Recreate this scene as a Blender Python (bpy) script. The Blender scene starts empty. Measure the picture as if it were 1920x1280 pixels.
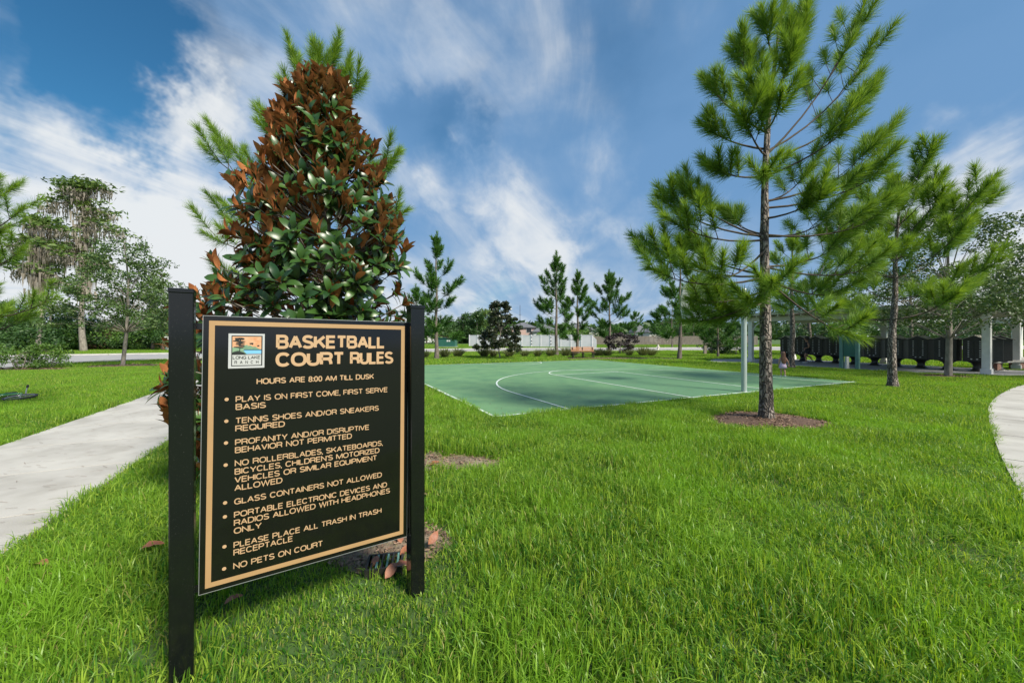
import bpy, bmesh, math, random
import numpy as np
from mathutils import Vector, Matrix, Quaternion
R = math.radians
S = bpy.context.scene
COL = S.collection
rng = np.random.default_rng(7)
random.seed(7)
F, HZ, EYE = 725.0, 632.0, 1.6

# ------------------------------------------------------------ camera
cam = bpy.data.cameras.new('camera'); camo = bpy.data.objects.new('camera', cam); COL.objects.link(camo)
camo.location = (0, 0, EYE); camo.rotation_euler = (R(90), 0, 0)
cam.sensor_fit = 'HORIZONTAL'; cam.sensor_width = 36; cam.lens = 36 * F / 1920
cam.shift_y = -8 / 1920; cam.clip_start = .05; cam.clip_end = 4000
S.camera = camo

# ------------------------------------------------------------ light
SUN_AZ, SUN_EL = R(132), R(44)
W = bpy.data.worlds.new('World'); S.world = W; W.use_nodes = True
nt = W.node_tree; nt.nodes.clear()
def N(t, **k):
    n = nt.nodes.new(t)
    for a, b in k.items(): setattr(n, a, b)
    return n
def L(a, b): nt.links.new(a, b)
def MA(op, a, b=None, c=None, clamp=False):
    n = N('ShaderNodeMath', operation=op, use_clamp=clamp)
    for i, v in enumerate((a, b, c)):
        if v is None: continue
        if isinstance(v, (int, float)): n.inputs[i].default_value = v
        else: L(v, n.inputs[i])
    return n.outputs[0]
def SM(v, lo, hi, a=0., b=1.):
    n = N('ShaderNodeMapRange', interpolation_type='SMOOTHSTEP')
    L(v, n.inputs[0]); n.inputs[1].default_value = lo; n.inputs[2].default_value = hi
    n.inputs[3].default_value = a; n.inputs[4].default_value = b
    return n.outputs[0]
tc = N('ShaderNodeTexCoord'); sep = N('ShaderNodeSeparateXYZ'); L(tc.outputs['Generated'], sep.inputs[0])
X, Y, Z = sep.outputs
zc = MA('ADD', MA('MAXIMUM', Z, 0.0), 0.22)
ca, sa = math.cos(.26), math.sin(.26)
along = MA('DIVIDE', MA('ADD', MA('MULTIPLY', X, sa), MA('MULTIPLY', Y, ca)), zc)
across = MA('DIVIDE', MA('SUBTRACT', MA('MULTIPLY', X, ca), MA('MULTIPLY', Y, sa)), zc)
def cnoise(sa_, sc_, off, det=6, rough=.55, dist=.6):
    cb = N('ShaderNodeCombineXYZ'); L(MA('MULTIPLY', along, sa_), cb.inputs[0]); L(MA('MULTIPLY', across, sc_), cb.inputs[1]); cb.inputs[2].default_value = off
    n = N('ShaderNodeTexNoise'); n.inputs['Scale'].default_value = 1; n.inputs['Detail'].default_value = det
    n.inputs['Roughness'].default_value = rough; n.inputs['Distortion'].default_value = dist
    L(cb.outputs[0], n.inputs[0]); return n.outputs[0]
n1 = cnoise(.60, 1.15, 3.1, 5, .5, .5)
n2 = cnoise(1.3, 3.6, 7.7, 9, .58, .5)
def dnoise(sc, off, det, dist):
    v = N('ShaderNodeMapping'); v.inputs['Scale'].default_value = (sc, sc, sc * 1.7); v.inputs['Location'].default_value = (off, off * .7, off * 1.3); v.inputs['Rotation'].default_value = (0, R(28), 0); L(tc.outputs['Generated'], v.inputs[0])
    n = N('ShaderNodeTexNoise'); n.inputs['Scale'].default_value = 1; n.inputs['Detail'].default_value = det; n.inputs['Roughness'].default_value = .55; n.inputs['Distortion'].default_value = dist; L(v.outputs[0], n.inputs[0]); return n.outputs[0]
n3 = dnoise(3.0, 4.2, 6, .4)
n4 = dnoise(1.6, 1.7, 4, .3)
wn = N('ShaderNodeTexNoise'); wn.inputs['Scale'].default_value = 3.2; wn.inputs['Detail'].default_value = 6; wn.inputs['Roughness'].default_value = .6; L(tc.outputs['Generated'], wn.inputs[0])
wv = N('ShaderNodeVectorMath', operation='MULTIPLY_ADD'); L(wn.outputs['Color'], wv.inputs[0]); wv.inputs[1].default_value = (.62, .62, .45); wv.inputs[2].default_value = (-.31, -.31, -.225)
wd = N('ShaderNodeVectorMath', operation='ADD'); L(tc.outputs['Generated'], wd.inputs[0]); L(wv.outputs[0], wd.inputs[1])
wdn = N('ShaderNodeVectorMath', operation='NORMALIZE'); L(wd.outputs[0], wdn.inputs[0])
def blob(px, py, rad, w):       # a cloud bank (w>0) or a clear stretch (w<0) in one part of the sky
    d = Vector(((px - 960) / F, 1, (HZ - py) / F)).normalized()
    v = N('ShaderNodeVectorMath', operation='DOT_PRODUCT'); L(wdn.outputs[0], v.inputs[0]); v.inputs[1].default_value = d
    return SM(v.outputs['Value'], math.cos(R(rad)), math.cos(R(rad * .15)), 0, w)
cov = MA('ADD', MA('MULTIPLY', n1, .55), MA('ADD', MA('MULTIPLY', n2, .52), MA('MULTIPLY', n3, .28)))
for b in ((60, 320, 19, .46), (250, 360, 14, .34), (350, 440, 13, .32), (20, 40, 13, -.40), (230, 150, 8, -.34), (300, 90, 5, .16), (400, 180, 6, .20), (470, 250, 4, .10), (600, 60, 9, .06), (1500, 110, 27, -.22), (1120, 290, 6, .10),
          (1900, 430, 14, .42), (1850, 150, 14, -.10), (980, 460, 13, .24), (600, 250, 8, -.05), (820, 255, 8, -.16), (930, 535, 5, -.22), (1250, 440, 11, .14), (380, 560, 9, .2), (850, 90, 8, .08), (820, 350, 5, .14)):
    cov = MA('ADD', cov, blob(*b))
mask = SM(cov, .49, 1.08)
low = SM(Z, .0, .32, 1.0, 0)             # milky low sky
mask = MA('MAXIMUM', MA('MULTIPLY', mask, .94), MA('MULTIPLY', low, SM(n3, .34, .62, .62, 1.12)))
# thin veil of high haze, torn open in places
veil = MA('ADD', MA('MULTIPLY', n4, .75), SM(Z, .62, .15, .16, .55))
for b in ((20, 50, 18, -.6), (230, 160, 13, -.5), (820, 255, 11, -.22), (930, 535, 6, -.4), (560, 300, 8, -.2), (1450, 250, 25, .14), (700, 150, 14, .15)):
    veil = MA('ADD', veil, blob(*b))
veil = SM(veil, .22, .85)
sky = N('ShaderNodeTexSky', sky_type='NISHITA'); sky.sun_disc = False
sky.sun_elevation = SUN_EL; sky.sun_rotation = SUN_AZ; sky.air_density = 1.2; sky.dust_density = .6; sky.ozone_density = 2.5
tint = N('ShaderNodeMix', data_type='RGBA', blend_type='MULTIPLY'); tint.inputs[0].default_value = 1
L(sky.outputs[0], tint.inputs[6]); tint.inputs[7].default_value = (.28, .70, .88, 1)
vm = N('ShaderNodeMix', data_type='RGBA'); L(MA('MULTIPLY', veil, .85), vm.inputs[0]); L(tint.outputs[2], vm.inputs[6]); vm.inputs[7].default_value = (1.55, 3.0, 5.2, 1)
# clouds: bright where thin or sunlit, greyer and bluer where thick
ccol = N('ShaderNodeMix', data_type='RGBA'); L(SM(MA('ADD', MA('MULTIPLY', n2, .5), MA('ADD', MA('MULTIPLY', n3, .35), MA('MULTIPLY', cov, .22))), .46, .70), ccol.inputs[0])
ccol.inputs[6].default_value = (3.0, 4.2, 5.9, 1); ccol.inputs[7].default_value = (7.2, 7.4, 7.5, 1)
mx = N('ShaderNodeMix', data_type='RGBA'); L(MA('MINIMUM', mask, 1.0), mx.inputs[0]); L(vm.outputs[2], mx.inputs[6]); L(ccol.outputs[2], mx.inputs[7])
bg = N('ShaderNodeBackground'); L(mx.outputs[2], bg.inputs[0]); bg.inputs[1].default_value = .055
wo = N('ShaderNodeOutputWorld'); L(bg.outputs[0], wo.inputs[0])

sun = bpy.data.lights.new('sun', 'SUN'); suno = bpy.data.objects.new('sun', sun); COL.objects.link(suno)
sun.energy = 3.2; sun.angle = R(14); sun.color = (1, .93, .80)
sd = Vector((math.sin(SUN_AZ) * math.cos(SUN_EL), math.cos(SUN_AZ) * math.cos(SUN_EL), math.sin(SUN_EL)))
suno.rotation_euler = sd.to_track_quat('Z', 'Y').to_euler()
S.view_settings.view_transform = 'Standard'; S.view_settings.look = 'None'; S.view_settings.gamma = 1
S.view_settings.use_curve_mapping = False; S.view_settings.exposure = 1.10

# ------------------------------------------------------------ helpers
def at(px, py):                 # ground point seen at a pixel of the 1920 px photograph
    y = F * EYE / (py - HZ); return Vector(((px - 960) * y / F, y, 0))
def atd(px, py, y):             # point at distance y
    return Vector(((px - 960) * y / F, y, EYE + (HZ - py) * y / F))

def mat(name, col, rough=.8, col2=None, scale=5, bump=0, bscale=None, spec=.5, detail=5, stretch=None, metal=0, trans=None, attr=False, col3=None, scale3=.5, coat=0, lo=.35, hi=.65):
    m = bpy.data.materials.new(name); m.use_nodes = True; t = m.node_tree; t.nodes.clear()
    def n(ty, **k):
        q = t.nodes.new(ty)
        for a, b in k.items(): setattr(q, a, b)
        return q
    out = n('ShaderNodeOutputMaterial'); p = n('ShaderNodeBsdfPrincipled'); t.links.new(p.outputs[0], out.inputs[0])
    c4 = lambda c: (*c, 1)
    p.inputs['Base Color'].default_value = c4(col); p.inputs['Roughness'].default_value = rough
    p.inputs['Specular IOR Level'].default_value = spec; p.inputs['Metallic'].default_value = metal; p.inputs['Coat Weight'].default_value = coat
    tcn = n('ShaderNodeTexCoord'); src = tcn.outputs['Object']
    if stretch:
        mp = n('ShaderNodeMapping'); mp.inputs['Scale'].default_value = stretch; t.links.new(src, mp.inputs[0]); src = mp.outputs[0]
    last = None
    if col2:
        mix = n('ShaderNodeMix', data_type='RGBA'); mix.inputs[6].default_value = c4(col); mix.inputs[7].default_value = c4(col2)
        if attr:
            a = n('ShaderNodeAttribute', attribute_name='rnd'); t.links.new(a.outputs['Fac'], mix.inputs[0])
        else:
            no = n('ShaderNodeTexNoise'); no.inputs['Scale'].default_value = scale; no.inputs['Detail'].default_value = detail; t.links.new(src, no.inputs[0])
            r = n('ShaderNodeMapRange'); r.inputs[1].default_value = lo; r.inputs[2].default_value = hi; t.links.new(no.outputs[0], r.inputs[0]); t.links.new(r.outputs[0], mix.inputs[0])
        last = mix.outputs[2]
    if col3:
        no = n('ShaderNodeTexNoise'); no.inputs['Scale'].default_value = scale3; no.inputs['Detail'].default_value = 4
        if attr:
            g = n('ShaderNodeNewGeometry'); t.links.new(g.outputs['Position'], no.inputs[0])
        else: t.links.new(src, no.inputs[0])
        r = n('ShaderNodeMapRange'); r.inputs[1].default_value = .42; r.inputs[2].default_value = .68; t.links.new(no.outputs[0], r.inputs[0])
        mix = n('ShaderNodeMix', data_type='RGBA'); t.links.new(r.outputs[0], mix.inputs[0]); t.links.new(last, mix.inputs[6]); mix.inputs[7].default_value = c4(col3); last = mix.outputs[2]
    if last: t.links.new(last, p.inputs['Base Color'])
    if bump:
        no = n('ShaderNodeTexNoise'); no.inputs['Scale'].default_value = bscale or scale * 3; no.inputs['Detail'].default_value = 6; t.links.new(src, no.inputs[0])
        b = n('ShaderNodeBump'); b.inputs['Strength'].default_value = bump; b.inputs['Distance'].default_value = .02; t.links.new(no.outputs[0], b.inputs['Height']); t.links.new(b.outputs[0], p.inputs['Normal'])
    if trans is not None:        # thin leaf: some light passes through
        tr = n('ShaderNodeBsdfTranslucent'); ms = n('ShaderNodeMixShader'); ms.inputs[0].default_value = trans
        if last:
            g = n('ShaderNodeMix', data_type='RGBA', blend_type='MULTIPLY'); g.inputs[0].default_value = 1; t.links.new(last, g.inputs[6]); g.inputs[7].default_value = (1.5, 1.35, .6, 1); t.links.new(g.outputs[2], tr.inputs[0])
        else: tr.inputs[0].default_value = c4((col[0] * 1.5, col[1] * 1.35, col[2] * .6))
        t.links.new(p.outputs[0], ms.inputs[1]); t.links.new(tr.outputs[0], ms.inputs[2]); t.links.new(ms.outputs[0], out.inputs[0])
    return m

def finish(o, label=None, cat=None, group=None, kind=None):
    if label: o['label'] = label
    if cat: o['category'] = cat
    if group: o['group'] = group
    if kind: o['kind'] = kind
    return o
def thing(name, label, cat, loc=(0, 0, 0), rz=0, group=None):
    o = bpy.data.objects.new(name, None); o.empty_display_size = .1; COL.objects.link(o)
    o.location = loc; o.rotation_euler = (0, 0, rz); return finish(o, label, cat, group)
def link(name, me, parent=None, m=None):
    if m is not None and not me.materials: me.materials.append(m)
    o = bpy.data.objects.new(name, me); COL.objects.link(o)
    if parent: o.parent = parent
    return o
def npmesh(name, v, f, m=None, rnd=None, smooth=False):
    """v (n,3); f (k,3) or (k,4) or a list of such arrays"""
    fs = f if isinstance(f, list) else [f]
    me = bpy.data.meshes.new(name); v = np.asarray(v, np.float32)
    nl = sum(a.size for a in fs); nf = sum(len(a) for a in fs)
    me.vertices.add(len(v)); me.vertices.foreach_set('co', v.ravel())
    me.loops.add(nl); me.loops.foreach_set('vertex_index', np.concatenate([a.ravel() for a in fs]).astype(np.int32))
    me.polygons.add(nf)
    tot = np.concatenate([np.full(len(a), a.shape[1]) for a in fs]).astype(np.int32)
    me.polygons.foreach_set('loop_start', np.concatenate([[0], np.cumsum(tot)[:-1]]).astype(np.int32))
    me.polygons.foreach_set('loop_total', tot)
    if smooth: me.polygons.foreach_set('use_smooth', np.ones(nf, bool))
    if rnd is not None:
        a = me.attributes.new('rnd', 'FLOAT', 'FACE'); a.data.foreach_set('value', np.asarray(rnd, np.float32))
    me.update(calc_edges=True)
    if m: me.materials.append(m)
    return me

class MB:
    """collects boxes, tubes and polygons into one mesh"""
    def __init__(s): s.v = []; s.f = []; s.sm = []
    def add(s, vs, fs, sm=False):
        b = len(s.v); s.v += [tuple(p) for p in vs]; s.f += [tuple(i + b for i in f) for f in fs]; s.sm += [sm] * len(fs)
    def box(s, c, d, rz=0, bev=0):
        x, y, z = d[0] / 2, d[1] / 2, d[2] / 2; M = Matrix.Rotation(rz, 3, 'Z'); c = Vector(c)
        if bev:
            b = min(bev, x * .9, y * .9, z * .9); vs = []
            for sx in (-1, 1):
                for sy in (-1, 1):
                    for sz in (-1, 1):
                        vs += [Vector((sx * (x - b), sy * (y - b), sz * z)), Vector((sx * (x - b), sy * y, sz * (z - b))), Vector((sx * x, sy * (y - b), sz * (z - b)))]
            bm = bmesh.new()
            for q in vs: bm.verts.new(c + M @ q)
            bmesh.ops.convex_hull(bm, input=bm.verts[:]); bm.verts.index_update()
            s.add([q.co.copy() for q in bm.verts], [[q.index for q in f.verts] for f in bm.faces]); bm.free(); return
        vs = [c + M @ Vector((i * x, j * y, k * z)) for i in (-1, 1) for j in (-1, 1) for k in (-1, 1)]
        s.add(vs, [(0, 1, 3, 2), (4, 6, 7, 5), (0, 4, 5, 1), (2, 3, 7, 6), (0, 2, 6, 4), (1, 5, 7, 3)])
    def tube(s, pts, rad, n=8, cap=True):
        pts = [Vector(p) for p in pts]; rad = rad if hasattr(rad, '__len__') else [rad] * len(pts)
        vs = []; prev = None
        for i, p in enumerate(pts):
            d = (pts[min(i + 1, len(pts) - 1)] - pts[max(i - 1, 0)]).normalized()
            a = prev if prev is not None else (Vector((1, 0, 0)) if abs(d.x) < .8 else Vector((0, 1, 0)))
            a = (a - d * a.dot(d)).normalized(); prev = a; b = d.cross(a)
            vs += [p + (a * math.cos(2 * math.pi * k / n) + b * math.sin(2 * math.pi * k / n)) * rad[i] for k in range(n)]
        fs = [(i * n + k, i * n + (k + 1) % n, (i + 1) * n + (k + 1) % n, (i + 1) * n + k) for i in range(len(pts) - 1) for k in range(n)]
        s.add(vs, fs, True)
        if cap: s.add(vs[:n], [tuple(range(n))[::-1]]); s.add(vs[-n:], [tuple(range(n))])
    def prism(s, poly, z0, z1):
        n = len(poly); vs = [(p[0], p[1], z0) for p in poly] + [(p[0], p[1], z1) for p in poly]
        s.add(vs, [tuple(range(n))[::-1], tuple(range(n, 2 * n))] + [(i, (i + 1) % n, n + (i + 1) % n, n + i) for i in range(n)])
    def sphere(s, c, r, n=8, sz=1):
        vs = []; c = Vector(c)
        for i in range(n + 1):
            t = math.pi * i / n
            for k in range(n * 2): vs.append(c + Vector((r * math.sin(t) * math.cos(math.pi * k / n), r * math.sin(t) * math.sin(math.pi * k / n), r * sz * math.cos(t))))
        m = n * 2
        s.add(vs, [(i * m + k, (i + 1) * m + k, (i + 1) * m + (k + 1) % m, i * m + (k + 1) % m) for i in range(n) for k in range(m)], True)
    def mesh(s, name, m=None):
        me = bpy.data.meshes.new(name); me.from_pydata(s.v, [], s.f); me.polygons.foreach_set('use_smooth', s.sm)
        bm = bmesh.new(); bm.from_mesh(me); bmesh.ops.recalc_face_normals(bm, faces=bm.faces[:]); bm.to_mesh(me); bm.free()
        if m: me.materials.append(m)
        return me
    def build(s, name, m, parent=None): return link(name, s.mesh(name, m), parent)
def copy_thing(o, parent=None):
    c = o.copy(); COL.objects.link(c); c.parent = parent
    for ch in list(o.children): copy_thing(ch, c)
    return c
def vnoise(x, y, s, seed=0):     # smooth value noise in 0..1
    x = np.asarray(x) * s; y = np.asarray(y) * s; xi = np.floor(x).astype(int); yi = np.floor(y).astype(int); fx = x - xi; fy = y - yi
    fx = fx * fx * (3 - 2 * fx); fy = fy * fy * (3 - 2 * fy)
    def h(a, b):
        n = np.sin(a * 127.1 + b * 311.7 + seed * 74.7) * 43758.5453; return n - np.floor(n)
    return (h(xi, yi) * (1 - fx) + h(xi + 1, yi) * fx) * (1 - fy) + (h(xi, yi + 1) * (1 - fx) + h(xi + 1, yi + 1) * fx) * fy

# ------------------------------------------------------------ materials
M_ground = mat('ground_soil', (.030, .065, .012), .95, (.05, .10, .02), 1.2, col3=(.085, .16, .03), scale3=.12, bump=.4, bscale=30)
M_grass = mat('grass_blade', (.022, .14, .012), .40, (.50, .66, .08), attr=True, col3=(.21, .40, .034), scale3=.8, trans=.45, spec=.4)
M_straw = mat('dry_grass', (.40, .37, .12), .7, (.24, .27, .07), attr=True, trans=.3)
M_conc = mat('concrete', (.42, .405, .375), .85, (.33, .315, .285), 2.6, bump=.25, bscale=90, col3=(.47, .455, .42), scale3=.9, detail=9)
M_road = mat('road_asphalt', (.33, .325, .32), .9, (.26, .26, .26), 1.5, bump=.2, bscale=120)
M_kerb = mat('kerb_concrete', (.52, .50, .46), .85, (.42, .40, .37), 3)
M_court = mat('court_paint', (.115, .245, .105), .66, (.14, .27, .12), .35, col3=(.085, .20, .092), scale3=1.3, bump=.1, bscale=200, detail=10)
M_key = mat('court_key_paint', (.085, .19, .092), .66, (.10, .215, .104), .6, bump=.1, bscale=200)
M_line = mat('court_line_paint', (.68, .75, .70), .7, (.46, .58, .50), 9, detail=8, lo=.48, hi=.75)
M_soil = mat('bare_soil', (.20, .15, .105), .95, (.12, .09, .06), 14, bump=.8, bscale=40, col3=(.27, .22, .16), scale3=5)
M_mulch = mat('bark_mulch', (.11, .065, .042), .9, (.085, .05, .035), 20, bump=.8, bscale=60)
M_chip = mat('mulch_chip', (.12, .07, .045), .9, (.30, .20, .14), attr=True)
M_black = mat('black_gloss_paint', (.005, .005, .0055), .10, spec=.55, bump=0)
M_post = mat('black_post_paint', (.005, .006, .0065), .13, (.10, .10, .09), 330, spec=.5, detail=1, lo=.74, hi=.80)
M_edge = mat('raw_aluminium', (.42, .44, .45), .4, metal=.6)
M_gold = mat('tan_vinyl', (.36, .22, .10), .5, (.39, .24, .11), 6)
M_letter = mat('cream_vinyl', (.44, .285, .155), .5, (.48, .31, .17), 6)
def bark_mat(name, plate, plate2, crack, sc):
    m = mat(name, plate, .95, plate2, 14, bump=0, stretch=None); t = m.node_tree; n = t.nodes.new; l = t.links.new; p = [q for q in t.nodes if q.type == 'BSDF_PRINCIPLED'][0]
    c = n('ShaderNodeTexCoord'); mp_ = n('ShaderNodeMapping'); mp_.inputs['Scale'].default_value = (1, 1, .42); l(c.outputs['Object'], mp_.inputs[0]); no = n('ShaderNodeTexNoise'); no.inputs['Scale'].default_value = 9; l(mp_.outputs[0], no.inputs[0])
    ad = n('ShaderNodeMix'); ad.data_type = 'RGBA'; ad.blend_type = 'LINEAR_LIGHT'; ad.inputs[0].default_value = .12; l(mp_.outputs[0], ad.inputs[6]); l(no.outputs['Color'], ad.inputs[7])
    v = n('ShaderNodeTexVoronoi'); v.feature = 'DISTANCE_TO_EDGE'; v.inputs['Scale'].default_value = sc; l(ad.outputs[2], v.inputs[0]); r_ = n('ShaderNodeMapRange'); r_.inputs[2].default_value = .22; l(v.outputs[0], r_.inputs[0])
    mx_ = n('ShaderNodeMix'); mx_.data_type = 'RGBA'; old = p.inputs['Base Color'].links[0].from_socket; l(r_.outputs[0], mx_.inputs[0]); mx_.inputs[6].default_value = (*crack, 1); l(old, mx_.inputs[7]); l(mx_.outputs[2], p.inputs['Base Color'])
    b_ = n('ShaderNodeBump'); b_.inputs['Strength'].default_value = 1; b_.inputs['Distance'].default_value = .03; l(r_.outputs[0], b_.inputs['Height']); l(b_.outputs[0], p.inputs['Normal']); return m
M_bark = bark_mat('pine_bark', (.36, .31, .27), (.22, .18, .155), (.035, .028, .024), 13)
M_bark2 = mat('grey_bark', (.30, .27, .23), .95, (.16, .14, .12), 9, bump=.7, bscale=20, stretch=(1, 1, .4))
M_bark3 = mat('far_bark', (.20, .165, .14), .95, (.10, .085, .07), 9, bump=.5, bscale=20, stretch=(1, 1, .4))
M_twig = mat('pine_twig', (.085, .062, .045), .9, (.05, .04, .03), 20)
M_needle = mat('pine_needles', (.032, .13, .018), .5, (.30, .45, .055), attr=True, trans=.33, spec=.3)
M_needle2 = mat('far_pine_needles', (.025, .10, .018), .55, (.10, .22, .035), attr=True, trans=.25, spec=.3)
M_oak = mat('oak_leaves', (.025, .068, .016), .5, (.12, .19, .045), attr=True, trans=.2)
M_shrubleaf = mat('shrub_leaves', (.05, .13, .02), .5, (.15, .26, .045), attr=True, trans=.3)
M_darkleaf = mat('dark_thicket_leaves', (.02, .06, .014), .55, (.06, .13, .025), attr=True, trans=.22)
M_brownleaf = mat('brown_thicket_leaves', (.12, .075, .035), .7, (.22, .15, .08), attr=True, trans=.25)
M_olive = mat('cypress_leaves', (.045, .10, .020), .6, (.15, .23, .045), attr=True, trans=.25)
M_moss = mat('spanish_moss', (.26, .235, .20), .9, (.38, .34, .29), attr=True, trans=.25)
M_white = mat('white_vinyl', (.84, .80, .83), .45, (.74, .73, .75), 1.5)
M_wpaint = mat('white_paint', (.76, .75, .72), .5, (.68, .67, .64), 4)
M_cream = mat('cream_paint', (.62, .58, .49), .6, (.55, .51, .43), 3)
M_wood = mat('weathered_fence_wood', (.30, .25, .21), .9, (.20, .165, .14), 3, stretch=(4, 4, .5))
M_bench = mat('bench_timber', (.52, .25, .12), .6, (.42, .19, .09), 8, stretch=(.4, 4, 4))
M_dark = mat('dark_metal', (.025, .024, .022), .45, (.018, .018, .018), 9)
M_bronze = mat('mailbox_bronze', (.020, .021, .018), .42, (.030, .030, .026), 3, bump=.03, bscale=60)
M_tag = mat('number_tag', (.62, .62, .60), .4)
M_greyback = mat('mailbox_side', (.035, .037, .033), .4, (.055, .056, .05), 6, stretch=(6, 6, .3))
M_green = mat('green_cabinet_paint', (.02, .10, .075), .45, (.028, .12, .09), 2)
M_sage = mat('green_post_paint', (.10, .22, .20), .5, (.13, .26, .235), 3)
M_boardg = mat('green_board', (.018, .115, .09), .4, (.025, .14, .11), 2)
M_pole = mat('galvanised_pole', (.36, .43, .42), .4, (.45, .51, .50), 5, metal=.35, stretch=(3, 3, .4))
M_bboard = mat('backboard_grey', (.22, .25, .255), .5, (.27, .30, .305), 4)
M_roof = mat('roof_shingle', (.10, .105, .12), .9, (.15, .155, .17), 1.5, stretch=(1, 1, 6), bump=.4)
M_roofp = mat('metal_roof', (.42, .43, .42), .5, (.50, .50, .49), 1)
M_stucco = mat('stucco_pink', (.55, .38, .33), .9, (.50, .35, .30), 2)
M_stuccow = mat('stucco_white', (.66, .65, .62), .9, (.60, .59, .57), 2)
M_glass = mat('window_glass', (.03, .035, .04), .1)
M_skin = mat('skin', (.48, .27, .19), .55, (.44, .24, .17), 20)
M_skin2 = mat('skin_tanned', (.42, .23, .15), .55, (.38, .20, .13), 20)
M_hair = mat('brown_hair', (.13, .055, .035), .5, (.20, .09, .055), 40, stretch=(6, 6, .5))
M_hair2 = mat('dark_hair', (.03, .02, .015), .5, (.05, .035, .025), 40)
M_lilac = mat('lilac_cloth', (.55, .40, .58), .85, (.62, .47, .64), 12)
M_shirt = mat('pale_pink_cloth', (.66, .55, .58), .85, (.60, .50, .54), 12)
M_blackc = mat('black_cloth', (.015, .015, .018), .85, (.025, .025, .03), 12)
M_shoe = mat('white_shoe', (.65, .65, .66), .6)
M_deadleaf = mat('dead_leaf', (.33, .13, .065), .55, (.24, .09, .05), 25, bump=.2)
M_stone = mat('bench_stone', (.42, .40, .37), .85, (.34, .32, .29), 6, bump=.2)
M_brick = mat('brick_base', (.22, .12, .09), .9, (.28, .16, .12), 6)
M_tyre = mat('rubber_tyre', (.02, .02, .02), .7)
M_bike = mat('green_bike_paint', (.015, .16, .03), .3, coat=.3)
M_ornament = mat('ornamental_grass', (.09, .13, .04), .7, (.20, .22, .10), attr=True, trans=.35)

# magnolia leaf: glossy green above, felted rust brown beneath
def magnolia_mat():
    m = bpy.data.materials.new('magnolia_leaf'); m.use_nodes = True; t = m.node_tree; t.nodes.clear()
    n = t.nodes.new; l = t.links.new
    out = n('ShaderNodeOutputMaterial'); g = n('ShaderNodeNewGeometry'); ms = n('ShaderNodeMixShader')
    a = n('ShaderNodeAttribute'); a.attribute_name = 'rnd'
    oi = n('ShaderNodeObjectInfo'); add = n('ShaderNodeMath'); add.operation = 'ADD'; l(a.outputs['Fac'], add.inputs[0]); l(oi.outputs['Random'], add.inputs[1])
    fr = n('ShaderNodeMath'); fr.operation = 'FRACT'; l(add.outputs[0], fr.inputs[0])
    def face(c1, c2, rough, spec):
        mx = n('ShaderNodeMix'); mx.data_type = 'RGBA'; mx.inputs[6].default_value = (*c1, 1); mx.inputs[7].default_value = (*c2, 1); l(fr.outputs[0], mx.inputs[0])
        p = n('ShaderNodeBsdfPrincipled'); l(mx.outputs[2], p.inputs['Base Color']); p.inputs['Roughness'].default_value = rough; p.inputs['Specular IOR Level'].default_value = spec
        tr = n('ShaderNodeBsdfTranslucent'); l(mx.outputs[2], tr.inputs[0]); k = n('ShaderNodeMixShader'); k.inputs[0].default_value = .12; l(p.outputs[0], k.inputs[1]); l(tr.outputs[0], k.inputs[2]); return k
    top = face((.010, .042, .010), (.055, .125, .022), .34, .5); bot = face((.30, .095, .030), (.52, .21, .08), .6, .25)
    l(g.outputs['Backfacing'], ms.inputs[0]); l(top.outputs[0], ms.inputs[1]); l(bot.outputs[0], ms.inputs[2]); l(ms.outputs[0], out.inputs[0]); return m
M_mag = magnolia_mat()

# ------------------------------------------------------------ the ground
g = MB(); ng = 24; ex = 1500
g.add([(-ex, -1500, 0), (ex, -1500, 0), (ex, 1500, 0), (-ex, 1500, 0)], [(0, 1, 2, 3)])
finish(g.build('ground', M_ground), kind='structure')
EXC = []     # polygons where no lawn grows
def sheet(name, poly, z, m, kind='structure', parent=None, exc=True, label=None, cat=None, thick=0):
    b = MB()
    if thick: b.prism(poly, z - thick, z)
    else: b.add([(p[0], p[1], z) for p in poly], [tuple(range(len(poly)))])
    o = b.build(name, m, parent)
    if o.data.polygons[0].normal.z < 0 and not thick: o.data.flip_normals()
    finish(o, label, cat, kind=kind)
    if exc: EXC.append([(p[0], p[1]) for p in poly])
    return o

# the court
CX, CY, CT = 6.20, 10.807, .45; cc, cs = math.cos(CT), math.sin(CT)
def ct(u, v): return (CX + cc * u - cs * v, CY + cs * u + cc * v)
WL, WR, DD, LA, LB, AR, HP = -7.33, 6.55, 14.54, 1.69, 6.64, 5.5, 2.825
court = sheet('court', [ct(WL, -.06), ct(WR, -.06), ct(WR, DD + .06), ct(WL, DD + .06)], .03, M_court, thick=.05)
sheet('key_paint', [ct(-LA, 0), ct(LA, 0), ct(LA, LB), ct(-LA, LB)], .034, M_key, kind=None, parent=court, exc=False)
def stripe(pts, w, z=.038, closed=False):
    pts = [Vector((*p, 0)) for p in pts]; b = MB(); vs = []
    for i, p in enumerate(pts):
        d = (pts[min(i + 1, len(pts) - 1)] - pts[max(i - 1, 0)]).normalized(); nn = Vector((-d.y, d.x, 0)) * w / 2
        vs += [(p.x + nn.x, p.y + nn.y, z), (p.x - nn.x, p.y - nn.y, z)]
    b.add(vs, [(2 * i, 2 * i + 1, 2 * i + 3, 2 * i + 2) for i in range(len(pts) - 1)])
    o = b.build('painted_line', M_line, court)
    if o.data.polygons[0].normal.z < 0: o.data.flip_normals()
    return o
lw = .055
stripe([ct(WL + .03, 0), ct(WR, 0)], lw); stripe([ct(WL + .06, .03), ct(WL + .06, DD)], lw, .0384); stripe([ct(WL + .1, DD - .05), ct(WR, DD - .05)], lw, .0388)
stripe([ct(WR - .12, .05), ct(WR - .12, DD - .1)], .02, .0392)
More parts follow.
